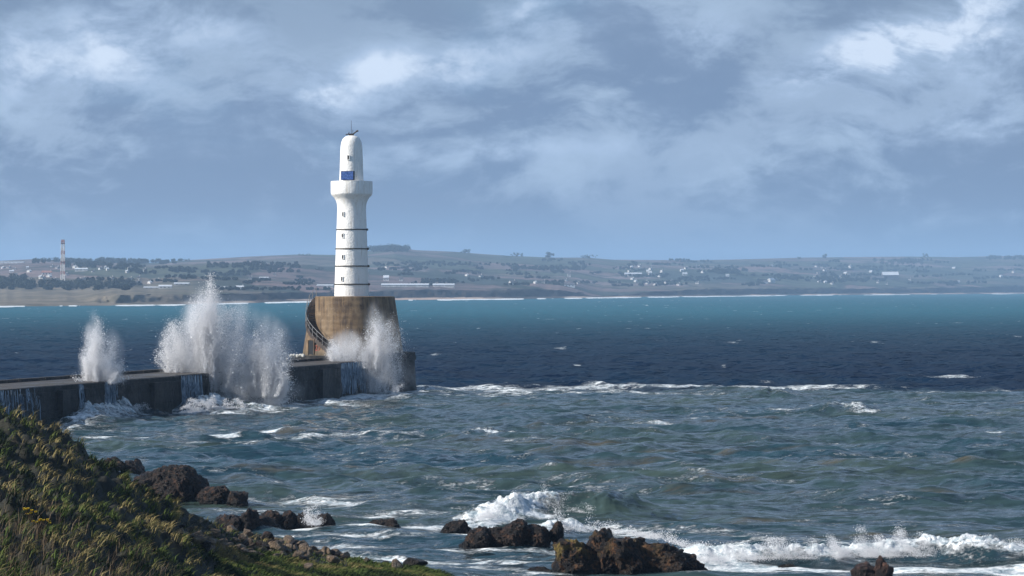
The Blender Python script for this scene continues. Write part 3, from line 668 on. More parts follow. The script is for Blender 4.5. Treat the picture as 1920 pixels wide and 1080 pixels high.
# ------------------------------------------------------------------ breakwater and lighthouse
LX, LY, LZ = -19.87, 400.0, 4.65
U = (.327, .945); N = (.945, -.327); A0 = (-48.0, 300.0)
def pw(s, off): return (A0[0]+U[0]*s+N[0]*off, A0[1]+U[1]*s+N[1]*off)
def ztop(s): return 3.55+.55*min(max(s, -40), 98)/90
def pier():
    t = empty('breakwater', (*pw(40, -3), 0)); tag(t, 'long wet concrete breakwater running out to the lighthouse, waves breaking over it', 'breakwater')
    T = Vector(t.location)
    secs = [(-60, 3, 1.3), (3, 20, .9), (20, 38.7, .35), (38.7, 62, -.35), (62, 84.6, 0.0), (84.6, 99, -1.1)]
    for s0, s1, off in secs:
        n = int((s1-s0)/.6)+1; V = []; ov = .25
        zs = [-3, .2, 1.4, 2.5, None, None]
        for i in range(n+1):
            s = s0+(s1-s0)*i/n; zt = ztop(s); j = (vnoise(s*1.1, 0, 0, 5)-.5)*.3
            for q, z in enumerate([-3, -1, 0, .8, 1.6, 2.4, zt-.62]):
                o2 = off+.28-.04*q+(float(fbm(s*.7, z*1.1, 0, 6, 4))-.5)*.55
                V.append((*pw(s, o2), z))
            for o2, z in ((off+.02, zt-.6), (off+.06, zt-.1), (off-.06, zt), (off-3.5, zt+.02), (-7.5, zt), (-7.6, zt-.4), (-7.9, -3)): V.append((*pw(s, o2), z))
        m = 14; Fc = []
        for i in range(n):
            for q in range(m-1): a = i*m+q; Fc.append((a, a+m, a+m+1, a+1))
        Fc.append(tuple(range(m))); Fc.append(tuple(n*m+q for q in range(m))[::-1])
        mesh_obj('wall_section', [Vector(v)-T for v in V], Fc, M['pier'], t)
    # coping kerb along the seaward edge and a low parapet along the back
    mb = MB()
    for k in range(28):
        s = -58+k*5.7; 
        if s > 93: break
        x, y = pw(s+2.8, -6.9); mb.box((x-T.x, y-T.y, ztop(s+2.8)+.14), (.7, 5.5, .34), math.atan2(-U[0], U[1]))
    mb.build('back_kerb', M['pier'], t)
    # round head
    mb = MB(); n = 96; prof = [(8.3, -3), (8.0, 0), (7.85, 1.5), (7.75, 3.0), (7.7, LZ-.65), (7.86, LZ-.6), (7.86, LZ-.06), (7.8, LZ), (5.0, LZ+.01)]
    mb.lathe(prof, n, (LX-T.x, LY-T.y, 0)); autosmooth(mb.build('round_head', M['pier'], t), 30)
    mb = MB(); cx, cy = LX-T.x, LY-T.y
    mb.lathe([(7.4, 0), (7.4, .34), (7.78, .34), (7.78, 0)], 22, (cx, cy, LZ), a0=R(-62), a1=R(62)); mb.build('head_parapet', M['pier'], t)
    # buttress panels on the face
    for s, w, off in [(11.5, 3.2, 1.25), (15.6, 1.4, 1.15), (33.5, 4.2, .75), (60, 2.4, .25), (79, 3.2, .45)]:
        mb = MB(); x, y = pw(s, off); mb.box((x-T.x, y-T.y, ztop(s)/2-.4), (.5, w, ztop(s)-.2), math.atan2(-U[0], U[1])); mb.build('buttress', M['pier'], t)
pier()

def lighthouse():
    t = empty('lighthouse', (LX, LY, LZ)); tag(t, 'white round lighthouse tower on a brown stained concrete base at the end of the breakwater', 'lighthouse')
    k = 1/15.0
    HP = 7.25
    def rc(h): return 6.3+(5.2-6.3)*h/HP
    SP = [(140, 7.25), (150, 7.25), (168, 6.3), (180, 5.3), (191, 4.25), (204, 3.4), (217, 2.6), (231, 1.7), (243, .85), (256, 0.05)]
    def hs(deg): return float(np.interp(deg, [p[0] for p in SP], [p[1] for p in SP]))
    RIN = 4.72
    V = []; Fc = []; n = 180; levels = []
    for i in range(n):
        deg = 360*i/n; th = R(deg); inn = 142 < deg < 258; h0 = hs(deg) if inn else HP*.6; h0 = min(max(h0, .03), HP-.02)
        a = [(rc(h0*q/5), h0*q/5) for q in range(6)]
        rt = RIN+.08*(0) if inn else None
        if inn: a += [(RIN+.5*(1-h0/HP)*.0, h0+(HP-h0)*q/6) for q in range(7)]
        else: a += [(rc(h0+(HP-h0)*q/6), h0+(HP-h0)*q/6) for q in range(7)]
        a += [((RIN if inn else rc(HP))-.12, HP+.06), (1.5, HP+.08)]
        for r_, z in a: V.append((r_*math.cos(th), r_*math.sin(th), z))
    m = 15
    for i in range(n):
        j = (i+1) % n
        for q in range(m-1): Fc.append((i*m+q, j*m+q, j*m+q+1, i*m+q+1))
    mesh_obj('plinth', V, Fc, M['plinth'], t)
    # stair treads and dark stringer
    mb = MB(); ns = 34
    for i in range(ns):
        deg = 150+(256-150)*(i+.5)/ns; h = hs(deg); th = R(deg); rm = (RIN+rc(h)+.25)/2; w = rc(h)+.35-RIN
        mb.box((rm*math.cos(th), rm*math.sin(th), h+.02), (w, .40, .17), th)
        ro = rc(h)+.22; mb.box((ro*math.cos(th), ro*math.sin(th), h-.22), (.22, .46, .42), th)
    mb.build('stair_flight', M['darkmetal'], t)
    pr = None; rails = MB(); posts = []
    for i in range(13):
        deg = 150+(254-150)*i/12; h = hs(deg); th = R(deg); r_ = rc(h)+.3
        b = Vector((r_*math.cos(th), r_*math.sin(th), h)); p1 = b+Vector((0, 0, 1.15)); p2 = b+Vector((0, 0, .6))
        rails.bar(b, p1, .038, 6)
        if pr: rails.bar(pr[0], p1, .028, 6); rails.bar(pr[1], p2, .02, 6)
        pr = (p1, p2)
    rails.build('handrail', M['rail'], t)
    # doorway
    def surf(px, z, out=0.0):
        r_ = rc(z)+out; dx = (px-662)*k; an = math.acos(max(-1, min(1, dx/r_))); return Vector((r_*math.cos(-an), r_*math.sin(-an), z)), -an
    p, an = surf(588, .95, -.05); d = mb = MB(); mb.box(p, (.35, 1.15, 1.8), an); do = mb.build('door', M['glassdark'], t)
    p, an = surf(588, .95, .02); mb = MB()
    tx = Vector((-math.sin(an), math.cos(an), 0))
    for s in (-1, 1): mb.box(p+tx*s*.66, (.3, .14, 1.95), an)
    mb.box(p+Vector((0, 0, 1.0)), (.34, 1.5, .16), an); mb.build('door_frame', M['plinth'], do)
    # red painted figures
    p, an = surf(600, .95, .06); cu = bpy.data.curves.new('t', 'FONT'); cu.body = '27'; cu.size = 1.0; cu.extrude = .01; cu.align_x = 'CENTER'
    to = bpy.data.objects.new('t', cu); COL.objects.link(to); dg = bpy.context.evaluated_depsgraph_get(); me = bpy.data.meshes.new_from_object(to.evaluated_get(dg)); bpy.data.objects.remove(to)
    me.transform(Matrix.Translation(p-Vector((0, 0, .35))) @ Matrix.Rotation(an+math.pi/2, 4, 'Z') @ Matrix.Rotation(R(90), 4, 'X'))
    me.materials.clear(); finish('painted_mark', me, M['redpaint'], t)
    # tower
    cx = (659.5-662)*k; z0 = HP+.08
    def Z(py): return H-(py-540)*k-LZ
    mb = MB(); mb.lathe([(32.4*k, z0-.1), (32.2*k, Z(545)), (30.4*k, Z(490)), (28.6*k, Z(440)), (27.4*k, Z(405)), (26.8*k, Z(390)), (27.6*k, Z(383)), (29.8*k, Z(376)), (33.5*k, Z(370)), (37.8*k, Z(366)), (38.8*k, Z(363.5))], 72, (cx, 0, 0))
    autosmooth(mb.build('tower_shaft', M['white'], t), 35)
    mb = MB(); mb.lathe([(38.8*k, Z(363.5)), (39.2*k, Z(360)), (39.2*k, Z(341)), (38.9*k, Z(340)), (36.5*k, Z(340)), (36.4*k, Z(350)), (21*k, Z(350))], 72, (cx, 0, 0))
    autosmooth(mb.build('gallery', M['white'], t), 35)
    mb = MB(); mb.lathe([(23.2*k, Z(350)), (22.6*k, Z(338)), (21.6*k, Z(310)), (20.8*k, Z(284)), (20.2*k, Z(274)), (18.8*k, Z(266)), (16*k, Z(260)), (11.5*k, Z(256.2)), (6*k, Z(254.3)), (.05*k, Z(253.8))], 64, (cx-.03, 0, 0))
    autosmooth(mb.build('domed_top', M['white'], t), 50)
    # iron hoops
    for py, r_ in [(430.5, 28.2), (466.5, 29.6), (499, 30.8), (533, 31.9)]:
        mb = MB(); r_ *= k; mb.lathe([(r_, -.07), (r_+.07, -.07), (r_+.07, .07), (r_, .07)], 64, (cx, 0, Z(py))); b = mb.build('iron_hoop', M['band'], t)
        mb = MB(); mb.box((cx+(r_+.08)*math.cos(R(-8)), (r_+.08)*math.sin(R(-8)), Z(py)), (.26, .3, .26)); mb.build('clamp', M['darkmetal'], b)
    # windows
    for px, py, r_ in [(645, 402, 27.4), (644, 442, 28.7), (644.5, 482, 30.1), (643, 523, 31.5), (654.5, 296, 21.2)]:
        r_ *= k; dx = (px-659.5)*k; an = -math.acos(dx/r_); c = Vector((cx+r_*math.cos(an), r_*math.sin(an), Z(py)))
        mb = MB(); mb.box(c, (.16, .2, .48), an); w = mb.build('window', M['glassdark'], t)
        tx = Vector((-math.sin(an), math.cos(an), 0)); mb = MB()
        for s in (-1, 1): mb.box(c+tx*s*.14, (.2, .06, .56), an)
        mb.box(c+Vector((0, 0, .27)), (.2, .34, .06), an); mb.box(c-Vector((0, 0, .27)), (.24, .36, .06), an); mb.build('frame', M['white'], w)
    # solar panel box
    px0, px1 = 639, 664; xm = ((px0+px1)/2-662)*k; rz = R(-16)
    e = bpy.data.objects.new('solar_unit', None)
    mb = MB(); mb.box((xm+.12, -1.62, Z(330)), (25*k, .42, 17*k), rz); sb = mb.build('solar_panel', M['black'], t)
    mb = MB(); fn = Vector((math.sin(rz), -math.cos(rz), 0)); tx = Vector((math.cos(rz), math.sin(rz), 0)); c0 = Vector((xm+.12, -1.62, Z(330)))+fn*.23
    for a in range(4):
        for b in range(3): mb.box(c0+tx*((a-1.5)*.40)+Vector((0, 0, (b-1)*.35)), (.375, .03, .325), rz)
    mb.build('solar_cells', M['solar'], sb)
    # top fittings
    mb = MB(); mb.bar((cx-.05, 0, Z(254)), (cx-.05, 0, Z(226)), .035, 6, .02); mb.bar((cx+.14, .05, Z(254)), (cx+.14, .05, Z(243)), .03, 6); mb.build('antenna', M['darkmetal'], t)
    mb = MB(); zt = Z(254)
    mb.box((cx-.05, 0, zt+.12), (.6, .5, .22)); mb.bar((cx-.75, -.1, zt+.12), (cx+.3, 0, zt+.2), .07, 6); mb.bar((cx+.2, 0, zt+.2), (cx+.62, 0, zt+.52), .09, 6); mb.bar((cx+.55, 0, zt+.50), (cx+.82, -.05, zt+.60), .11, 6)
    mb.bar((cx-.5, .1, zt+.1), (cx-.3, 0, zt+.42), .04, 6); mb.build('signal_lamp', M['darkmetal'], t)
lighthouse()

# ------------------------------------------------------------------ rocks
def ico(sub):
    import bmesh
    bm = bmesh.new(); bmesh.ops.create_icosphere(bm, subdivisions=sub, radius=1); V = np.array([v.co[:] for v in bm.verts]); Fa = np.array([[v.index for v in f.verts] for f in bm.faces]); bm.free(); return V, Fa
ICO = {s: ico(s) for s in (2, 3, 4, 5, 6)}
def rock_shape(size, seed, sub=5, rough=.42, facets=13, hc=(.62, .9), top=None, crack=.0):
    V, Fa = ICO[sub]; V = V.copy(); r = np.random.default_rng(seed)
    # cut by random planes to make angular faces
    for i in range(facets):
        n = r.normal(size=3); n[2] = n[2]*.8+.1; n /= np.linalg.norm(n); h = r.uniform(*hc); d = V@n; ex = np.maximum(d-h, 0); V = V-ex[:, None]*n*.92
    o = seed*3.7; q = V*1.6
    f = fbm(q[:, 0]+o, q[:, 1], q[:, 2], seed, 5, .55)-.5; f = .45*f+.55*(np.floor(f*11)/11+.04); rdg = 1-np.abs(fbm(q[:, 0]*1.3+o, q[:, 1]*1.3, q[:, 2]*1.3, seed+9, 4)-.5)*4
    V = V*(1+rough*f*1.5+rough*.28*rdg)[:, None]
    fine = fbm(q[:, 0]*5+o, q[:, 1]*5, q[:, 2]*5, seed+3, 4, .6)-.5; V = V*(1+rough*.5*fine)[:, None]; cr_ = 1-np.abs(fbm(q[:, 0]*2.6+o, q[:, 1]*2.6, q[:, 2]*1.8, seed+31, 3)-.5)*9; V = V*(1-rough*.10*np.clip(cr_, 0, 1))[:, None]
    mn, mx = V.min(0), V.max(0); V = (V-(mn+mx)/2)/((mx-mn)/2)       # unit box
    V = V*np.array(size)/2
    return V, Fa
def rock(name, pieces, base, mat, label, cat='rock', group=None, seed=0, sub=5):
    """pieces in photo px relative to base point: (px centre, py top, width px, depth m, height px), base=(px, py, D, sink)"""
    D = base; allV, allF, nb = [], [], 0
    x0 = (pieces[0][0]-960)/F*D
    pieces = [(a_, b_-(7 if 'awash' in label else 2), c_, d_, e_) for a_, b_, c_, d_, e_ in pieces]
    for i, (px, pyt, w, dep, pyb) in enumerate(pieces):
        k = D/F; x = (px-960)*k; zt = H-(pyt-540)*k; zb = H-(pyb-540)*k-.7
        V, Fa = rock_shape((w*k*1.04, dep, (zt-zb)), seed*13+i, 6 if w > 60 else sub); V = V+np.array([x-x0, (i % 3-1)*.3, (zt+zb)/2])
        allV.append(V); allF.append(Fa+nb); nb += len(V)
    me = np_mesh(name, np.concatenate(allV), np.concatenate(allF), 3)
    o = finish(name, me, M[mat], smooth=True, loc=(x0, D, 0)); me.set_sharp_from_angle(angle=R(38)); tag(o, label, cat, group); return o
rock('shore_rock', [(222, 857, 84, 3, 900), (250, 862, 46, 2.4, 900)], 224, 'rockdark', 'dark double-humped rock half hidden behind the grassy slope', seed=1)
rock('shore_boulder', [(330, 871, 100, 4.5, 946), (290, 876, 84, 4, 940), (358, 892, 66, 4, 946)], 196, 'rockdark', 'largest dark hunched boulder at the left shore', seed=2)
rock('shore_boulder', [(399, 911, 66, 2.2, 942)], 194, 'rockdark', 'rounded dark boulder between the hunched boulder and a smaller one', seed=3)
rock('shore_boulder', [(446, 921, 42, 1.5, 943)], 193, 'rockdark', 'smallest rounded dark boulder at the end of the left row', seed=4)
rock('shore_rock', [(465, 953, 66, 3, 1000), (428, 964, 60, 3, 1000), (490, 972, 110, 3, 1002)], 172, 'rockdark', 'broad dark rock with a flat front just past the grassy toe', seed=5)
rock('shore_rock', [(508, 957, 58, 2.2, 990), (540, 958, 56, 2.2, 990), (565, 962, 40, 1.8, 988)], 175, 'rockdark', 'knobbly dark rock ridge in the middle of the shore reef', seed=6)
rock('shore_rock', [(610, 961, 40, 1.6, 990), (587, 968, 32, 1.4, 988)], 174, 'rockdark', 'pointed dark rock with water splashing up its left side', seed=7)
rock('reef_rock', [(718, 978, 66, 1.6, 992), (695, 984, 30, 1.2, 993)], 173, 'rockdark', 'low dark rock awash, left of the centre reef', seed=8)
rock('reef_rock', [(862, 979, 52, 1.5, 995), (840, 988, 34, 1.4, 996)], 171, 'rockdark', 'low dark rock awash, beside the white breaking wave', seed=9)
rock('reef_rock', [(900, 988, 56, 2.2, 1030), (968, 974, 74, 2.8, 1026), (935, 990, 70, 2.4, 1028), (880, 1012, 40, 2, 1031), (1008, 984, 60, 2, 1014), (1044, 978, 28, 1.2, 1004)], 161, 'rockdark', 'long jagged dark reef rock left of the ochre stained boulder', seed=10)
rock('stained_boulder', [(1085, 1008, 96, 3.4, 1078), (1130, 990, 74, 3, 1070), (1065, 1020, 60, 2.6, 1078), (1170, 1006, 110, 3.4, 1078), (1225, 1016, 120, 3.2, 1078), (1280, 1036, 100, 2.6, 1078)], 147, 'rockbig', 'large craggy boulder with ochre and orange stained left side', seed=11, sub=5)
rock('reef_rock', [(1474, 1057, 50, 1.2, 1070)], 149.5, 'rockdark', 'small low dark rock in the white surf at the right', seed=12)
rock('split_rock', [(1654, 1042, 40, 1.4, 1080), (1622, 1055, 58, 1.5, 1080)], 145.5, 'rockred', 'split red-brown rock with a pointed top in the right surf', seed=13)
rock('reef_rock', [(1010, 1068, 90, 1.2, 1078), (1050, 1066, 40, 1, 1078)], 147, 'rockdark', 'flat dark slab awash left of the stained boulder', seed=14)
rock('reef_rock', [(1345, 1076, 50, 1, 1084)], 144.5, 'rockred', 'thin red rock tip at the bottom edge beside the surf', seed=15)

# ------------------------------------------------------------------ near headland
SIL = [(-700, 790), (-300, 772), (0, 776), (60, 798), (130, 824), (200, 868), (250, 895), (300, 925), (350, 955), (400, 985), (440, 1001), (500, 1012), (560, 1024), (620, 1042), (700, 1056), (780, 1066), (830, 1082), (900, 1105)]
DS = [(-700, 104), (0, 113), (200, 115), (400, 120), (560, 124), (700, 125), (830, 126), (900, 127)]
DB = [(-700, 46), (0, 60), (200, 70), (330, 82), (450, 92), (640, 102), (830, 108), (900, 111)]
def headxyz(px, v):
    px, v = np.broadcast_arrays(np.asarray(px, float), v); ys = ip(SIL, px)+(fbm(px/26, 0*px, 0, 85, 4)-.5)*10; ds, db = ip(DS, px), ip(DB, px); vv = np.clip(v, 0, 1)
    yb = np.maximum(1150, ys+30); y = yb+(ys-yb)*vv; D = db+(ds-db)*(vv**1.25)
    z = H-(y-540)/F*D
    over = np.clip(v-1, 0, 1); D = D+over*30; z = z-over*(z+3.0)-over**.5*.6
    X = (px-960)/F*D
    d, idv = worley(X/.52, D/.95, 91); steep = sstep(px, 520, 340)
    tus = np.maximum(0, 1-d/.75)**.8*(.35+.65*idv)
    z = z+tus*(.14+.42*steep)-.25*steep+(fbm(X/2.6, D/2.6, 0, 93, 4)-.5)*(.3+.8*steep)+(fbm(X/.3, D/.3, 0, 95, 3)-.5)*.08
    return X, D, z, tus
def headland():
    px = np.arange(-700, 902, 2.6); v = np.concatenate([np.linspace(0, 1, 330), np.linspace(1.02, 2, 24)])
    PX, V = np.meshgrid(px, v); X, Y, Z, T = headxyz(PX, V)
    me = np_mesh('headland', np.stack([X, Y, Z], -1).reshape(-1, 3), grid_faces(len(v), len(px)), 4)
    tag(finish('headland', me, M['headland'], smooth=True), kind='structure')
headland()
def blades(name, P0, L, Wd, lean, tint, mat, curve=.5, seed=0):
    """P0 (n,3); three-segment tapering blades bent by the wind"""
    n = len(P0); r = np.random.default_rng(seed); an = r.uniform(0, 2*np.pi, n)
    side = np.stack([np.cos(an), np.sin(an), 0*an], 1)*Wd[:, None]/2
    le = lean; up = np.stack([0*an, 0*an, L], 1)
    m1 = P0+up*.5+le*.22*L[:, None]; m2 = P0+up*(.9-curve*.25)+le*.75*L[:, None]
    V = np.stack([P0-side, P0+side, m1-side*.8, m1+side*.8, m2], 1).reshape(-1, 3)
    b = np.arange(n)[:, None]*5; Fa = np.concatenate([b+[0, 1, 3], b+[0, 3, 2], b+[2, 3, 4]], 1).reshape(-1, 3)
    me = np_mesh(name, V, Fa, 3); add_attr(me, 'tint', np.repeat(tint, 5)); return finish(name, me, M[mat])
def grass():
    r = np.random.default_rng(17); n = 230000
    px = r.uniform(-420, 850, n); v = r.uniform(0, 1.06, n)**.8; X, Y, Z, T = headxyz(px, v)
    area = sstep(px, 480, 350)
    keep = r.random(n) < np.where(px > 400, .95, sstep(T, .34, .66)*.85+.02)
    rub = ((px > 335) & (px < 650) & (v > .80)); keep &= ~(rub & (r.random(n) < .85))
    px, X, Y, Z, T = [a[keep] for a in (px, X, Y, Z, T)]; n = len(px)
    L = r.uniform(.10, .26, n)*(1+.9*sstep(px, 460, 300)*T); W_ = r.uniform(.018, .04, n)
    lean = np.stack([.75+r.normal(0, .3, n), -.1+r.normal(0, .3, n), 0*px-.1], 1)
    pat = fbm(X/1.6, Y/2.2, 0, 97, 4); steep = sstep(px, 520, 330); tint = np.clip((pat-.5)*(2.2+2.2*steep)+.36+r.normal(0, .14, n), 0, 1)
    o = blades('grass', np.stack([X, Y, Z-.03], 1), L, W_, lean, tint, 'grass', seed=1); tag(o, 'wind-blown tussock grass covering the near headland slope', 'grass', kind='stuff')
    n = 9500; px = r.uniform(-420, 330, n); v = r.uniform(0, .62, n)*np.clip(1-(px-60)/380, .12, 1); X, Y, Z, T = headxyz(px, v)
    cl = fbm(X/.9, Y/1.4, 0, 99, 3); k = cl > .47; px, X, Y, Z = px[k], X[k], Y[k], Z[k]; n = len(px)
    L = r.uniform(.22, .75, n); lean = np.stack([.22+r.normal(0, .28, n), r.normal(0, .22, n), 0*px], 1)
    o = blades('dry_stalks', np.stack([X, Y, Z-.05], 1), L, r.uniform(.008, .02, n), lean, r.random(n), 'stalk', .1, seed=2); tag(o, 'thin dry brown stalks standing in the dark lower left corner', 'dry grass', kind='stuff')
grass()
def flower(px, py, label, seed):
    vs = np.linspace(0, 1, 200); X, Y, Z, _ = headxyz(np.full(200, px), vs); yy = 540-(Z-H)*F/Y; i = int(np.argmin(np.abs(yy-(py+14))))
    t = empty('flowering_plant', (float(X[i]), float(Y[i]), float(Z[i]))); tag(t, label, 'plant'); rr = random.Random(seed)
    mb = MB(); heads = []
    for k in range(8):
        e = Vector((rr.uniform(-.22, .22), rr.uniform(-.1, .1), rr.uniform(.18, .34))); mb.bar((e.x*.2, 0, -.05), e, .009, 5, .005); heads.append(e)
        a = rr.uniform(0, 6.28); q = e*.5; mb.add([q, q+Vector((.10*math.cos(a), .1*math.sin(a), .05)), q+Vector((.05*math.cos(a+.7), .05*math.sin(a+.7), .0))], [(0, 1, 2)])
    mb.build('stem', M['stalk'], t)
    for e in heads:
        mb = MB()
        for k in range(7):
            a = 2*math.pi*k/7; mb.add([e, e+Vector((.045*math.cos(a), .045*math.sin(a), .015)), e+Vector((.045*math.cos(a+.7), .045*math.sin(a+.7), .015)), e+Vector((.03*math.cos(a+.35), .03*math.sin(a+.35), -.03))], [(0, 1, 2), (0, 3, 1), (0, 2, 3)])
        mb.build('flower_head', M['yellow'], t)
flower(60, 963, 'yellow flowering plant, higher of the two in the dark grass', 1)
flower(78, 978, 'yellow flowering plant, lower of the two in the dark grass', 2)

def head_at(px, py):
    vs = np.linspace(0, 1.05, 260); X, Y, Z, _ = headxyz(np.full(260, float(px)), vs); yy = 540-(Z-H)*F/Y; i = int(np.argmin(np.abs(yy-py))); return float(X[i]), float(Y[i]), float(Z[i])
def rubble():
    rr = random.Random(21)
    spots = []
    for k in range(150):
        px = rr.uniform(335, 648); c = 1018+(px-380)*.085; py = c+rr.gauss(0, 10); py = max(py, ip(SIL, px)+2); spots.append((px, py, rr.uniform(12, 28)))
    spots += [(372, 1020, 30), (540, 1022, 34), (500, 1016, 30), (455, 1014, 26), (520, 1034, 30)]
    spots.sort(key=lambda s: s[1])
    for k, (px, py, w) in enumerate(spots):
        x, y, z = head_at(px, py); m = w*y/F; V, Fa = rock_shape((m, m*rr.uniform(.7, 1), m*rr.uniform(.5, .85)), 300+k % 40, 3, .07, 11, (.35, .8))
        me = np_mesh('rubble_stone', V, Fa, 3); o = finish('rubble_stone', me, M['rubble'] if rr.random() < .8 else M['rockred'], loc=(x, y, z+m*.24)); o.rotation_euler = (rr.uniform(-.4, .4), rr.uniform(-.5, .5), rr.uniform(0, 6))
        tag(o, 'angular tan stone in the rubble bank at the foot of the grassy slope', 'stone', 'stones of the tan rubble bank')
    for px, py, w, h, mt, lb in [(780, 1062, 46, 14, 'rockdark', 'dark slab stone tilted at the right end of the grassy toe'), (745, 1066, 26, 16, 'rubble', 'squat tan stone left of the dark tilted slab'),
                             (722, 1064, 18, 12, 'rockred', 'small brown stone left of the squat tan stone'), (686, 1056, 14, 10, 'rubble', 'small upright tan stone standing alone on the grass edge'), (795, 1076, 34, 12, 'rubble', 'tan stone lying below the dark tilted slab'),
                             (370, 1022, 34, 24, 'rubble', 'largest flat-faced grey-tan stone at the left end of the rubble')]:
        x, y, z = head_at(px, py); k = y/F; V, Fa = rock_shape((w*k, w*k*.7, h*k*1.5), 500+px, 3, .06, 12, (.4, .85))
        o = finish('shore_stone', np_mesh('shore_stone', V, Fa, 3), M[mt], loc=(x, y, z+h*k*.35)); o.rotation_euler = (0, .22, .2); tag(o, lb, 'stone')
rubble()
# small things on the pier beside the plinth
for k, (px, py, s) in enumerate([(546, 667, 7), (552, 666, 6), (558, 667, 7), (563, 666, 6), (568, 666.5, 7)]):
    D = 392.0-k*.2; V, Fa = rock_shape((s/15, s/18, s/16), 700+k, 3, .2, 10); z = H-(py-540)*D/F
    o = finish('pale_block', np_mesh('pale_block', V, Fa, 3), M['palestone'], loc=((px-960)/F*D, D, z)); tag(o, 'pale stone block lying on the breakwater left of the lighthouse base', 'stone block', 'pale blocks beside the lighthouse base')
bt = empty('bollard', (*pw(76, -1.6), ztop(76))); tag(bt, 'dark iron bollard on the breakwater edge left of the pale blocks', 'bollard')
bt.location = ((538-960)/F*386, 386, ztop(88)); mb = MB(); mb.lathe([(.16, 0), (.12, .1), (.11, .5), (.18, .56), (.18, .64), (.02, .68)], 14); mb.build('post', M['darkmetal'], bt)
mb = MB(); mb.lathe([(.24, 0), (.24, .05), (.1, .07)], 14); mb.build('base_flange', M['darkmetal'], bt)

# ------------------------------------------------------------------ spray
def drops(name, Pn, S, parent=None):
    n = len(Pn); r = np.random.default_rng(n); T = np.array([[1, 1, 1], [1, -1, -1], [-1, 1, -1], [-1, -1, 1]])*.577
    q = r.normal(size=(n, 4)); q /= np.linalg.norm(q, axis=1)[:, None]; w, x, y, z = q.T
    Rm = np.stack([1-2*(y*y+z*z), 2*(x*y-z*w), 2*(x*z+y*w), 2*(x*y+z*w), 1-2*(x*x+z*z), 2*(y*z-x*w), 2*(x*z-y*w), 2*(y*z+x*w), 1-2*(x*x+y*y)], 1).reshape(n, 3, 3)
    V = (np.einsum('nij,kj->nki', Rm, T)*S[:, None, None]+Pn[:, None, :]).reshape(-1, 3)
    b = np.arange(n)[:, None]*4; Fa = np.concatenate([b+[0, 1, 2], b+[0, 3, 1], b+[0, 2, 3], b+[1, 3, 2]], 1).reshape(-1, 3)
    return finish(name, np_mesh(name, V, Fa, 3), M['spray'], parent)
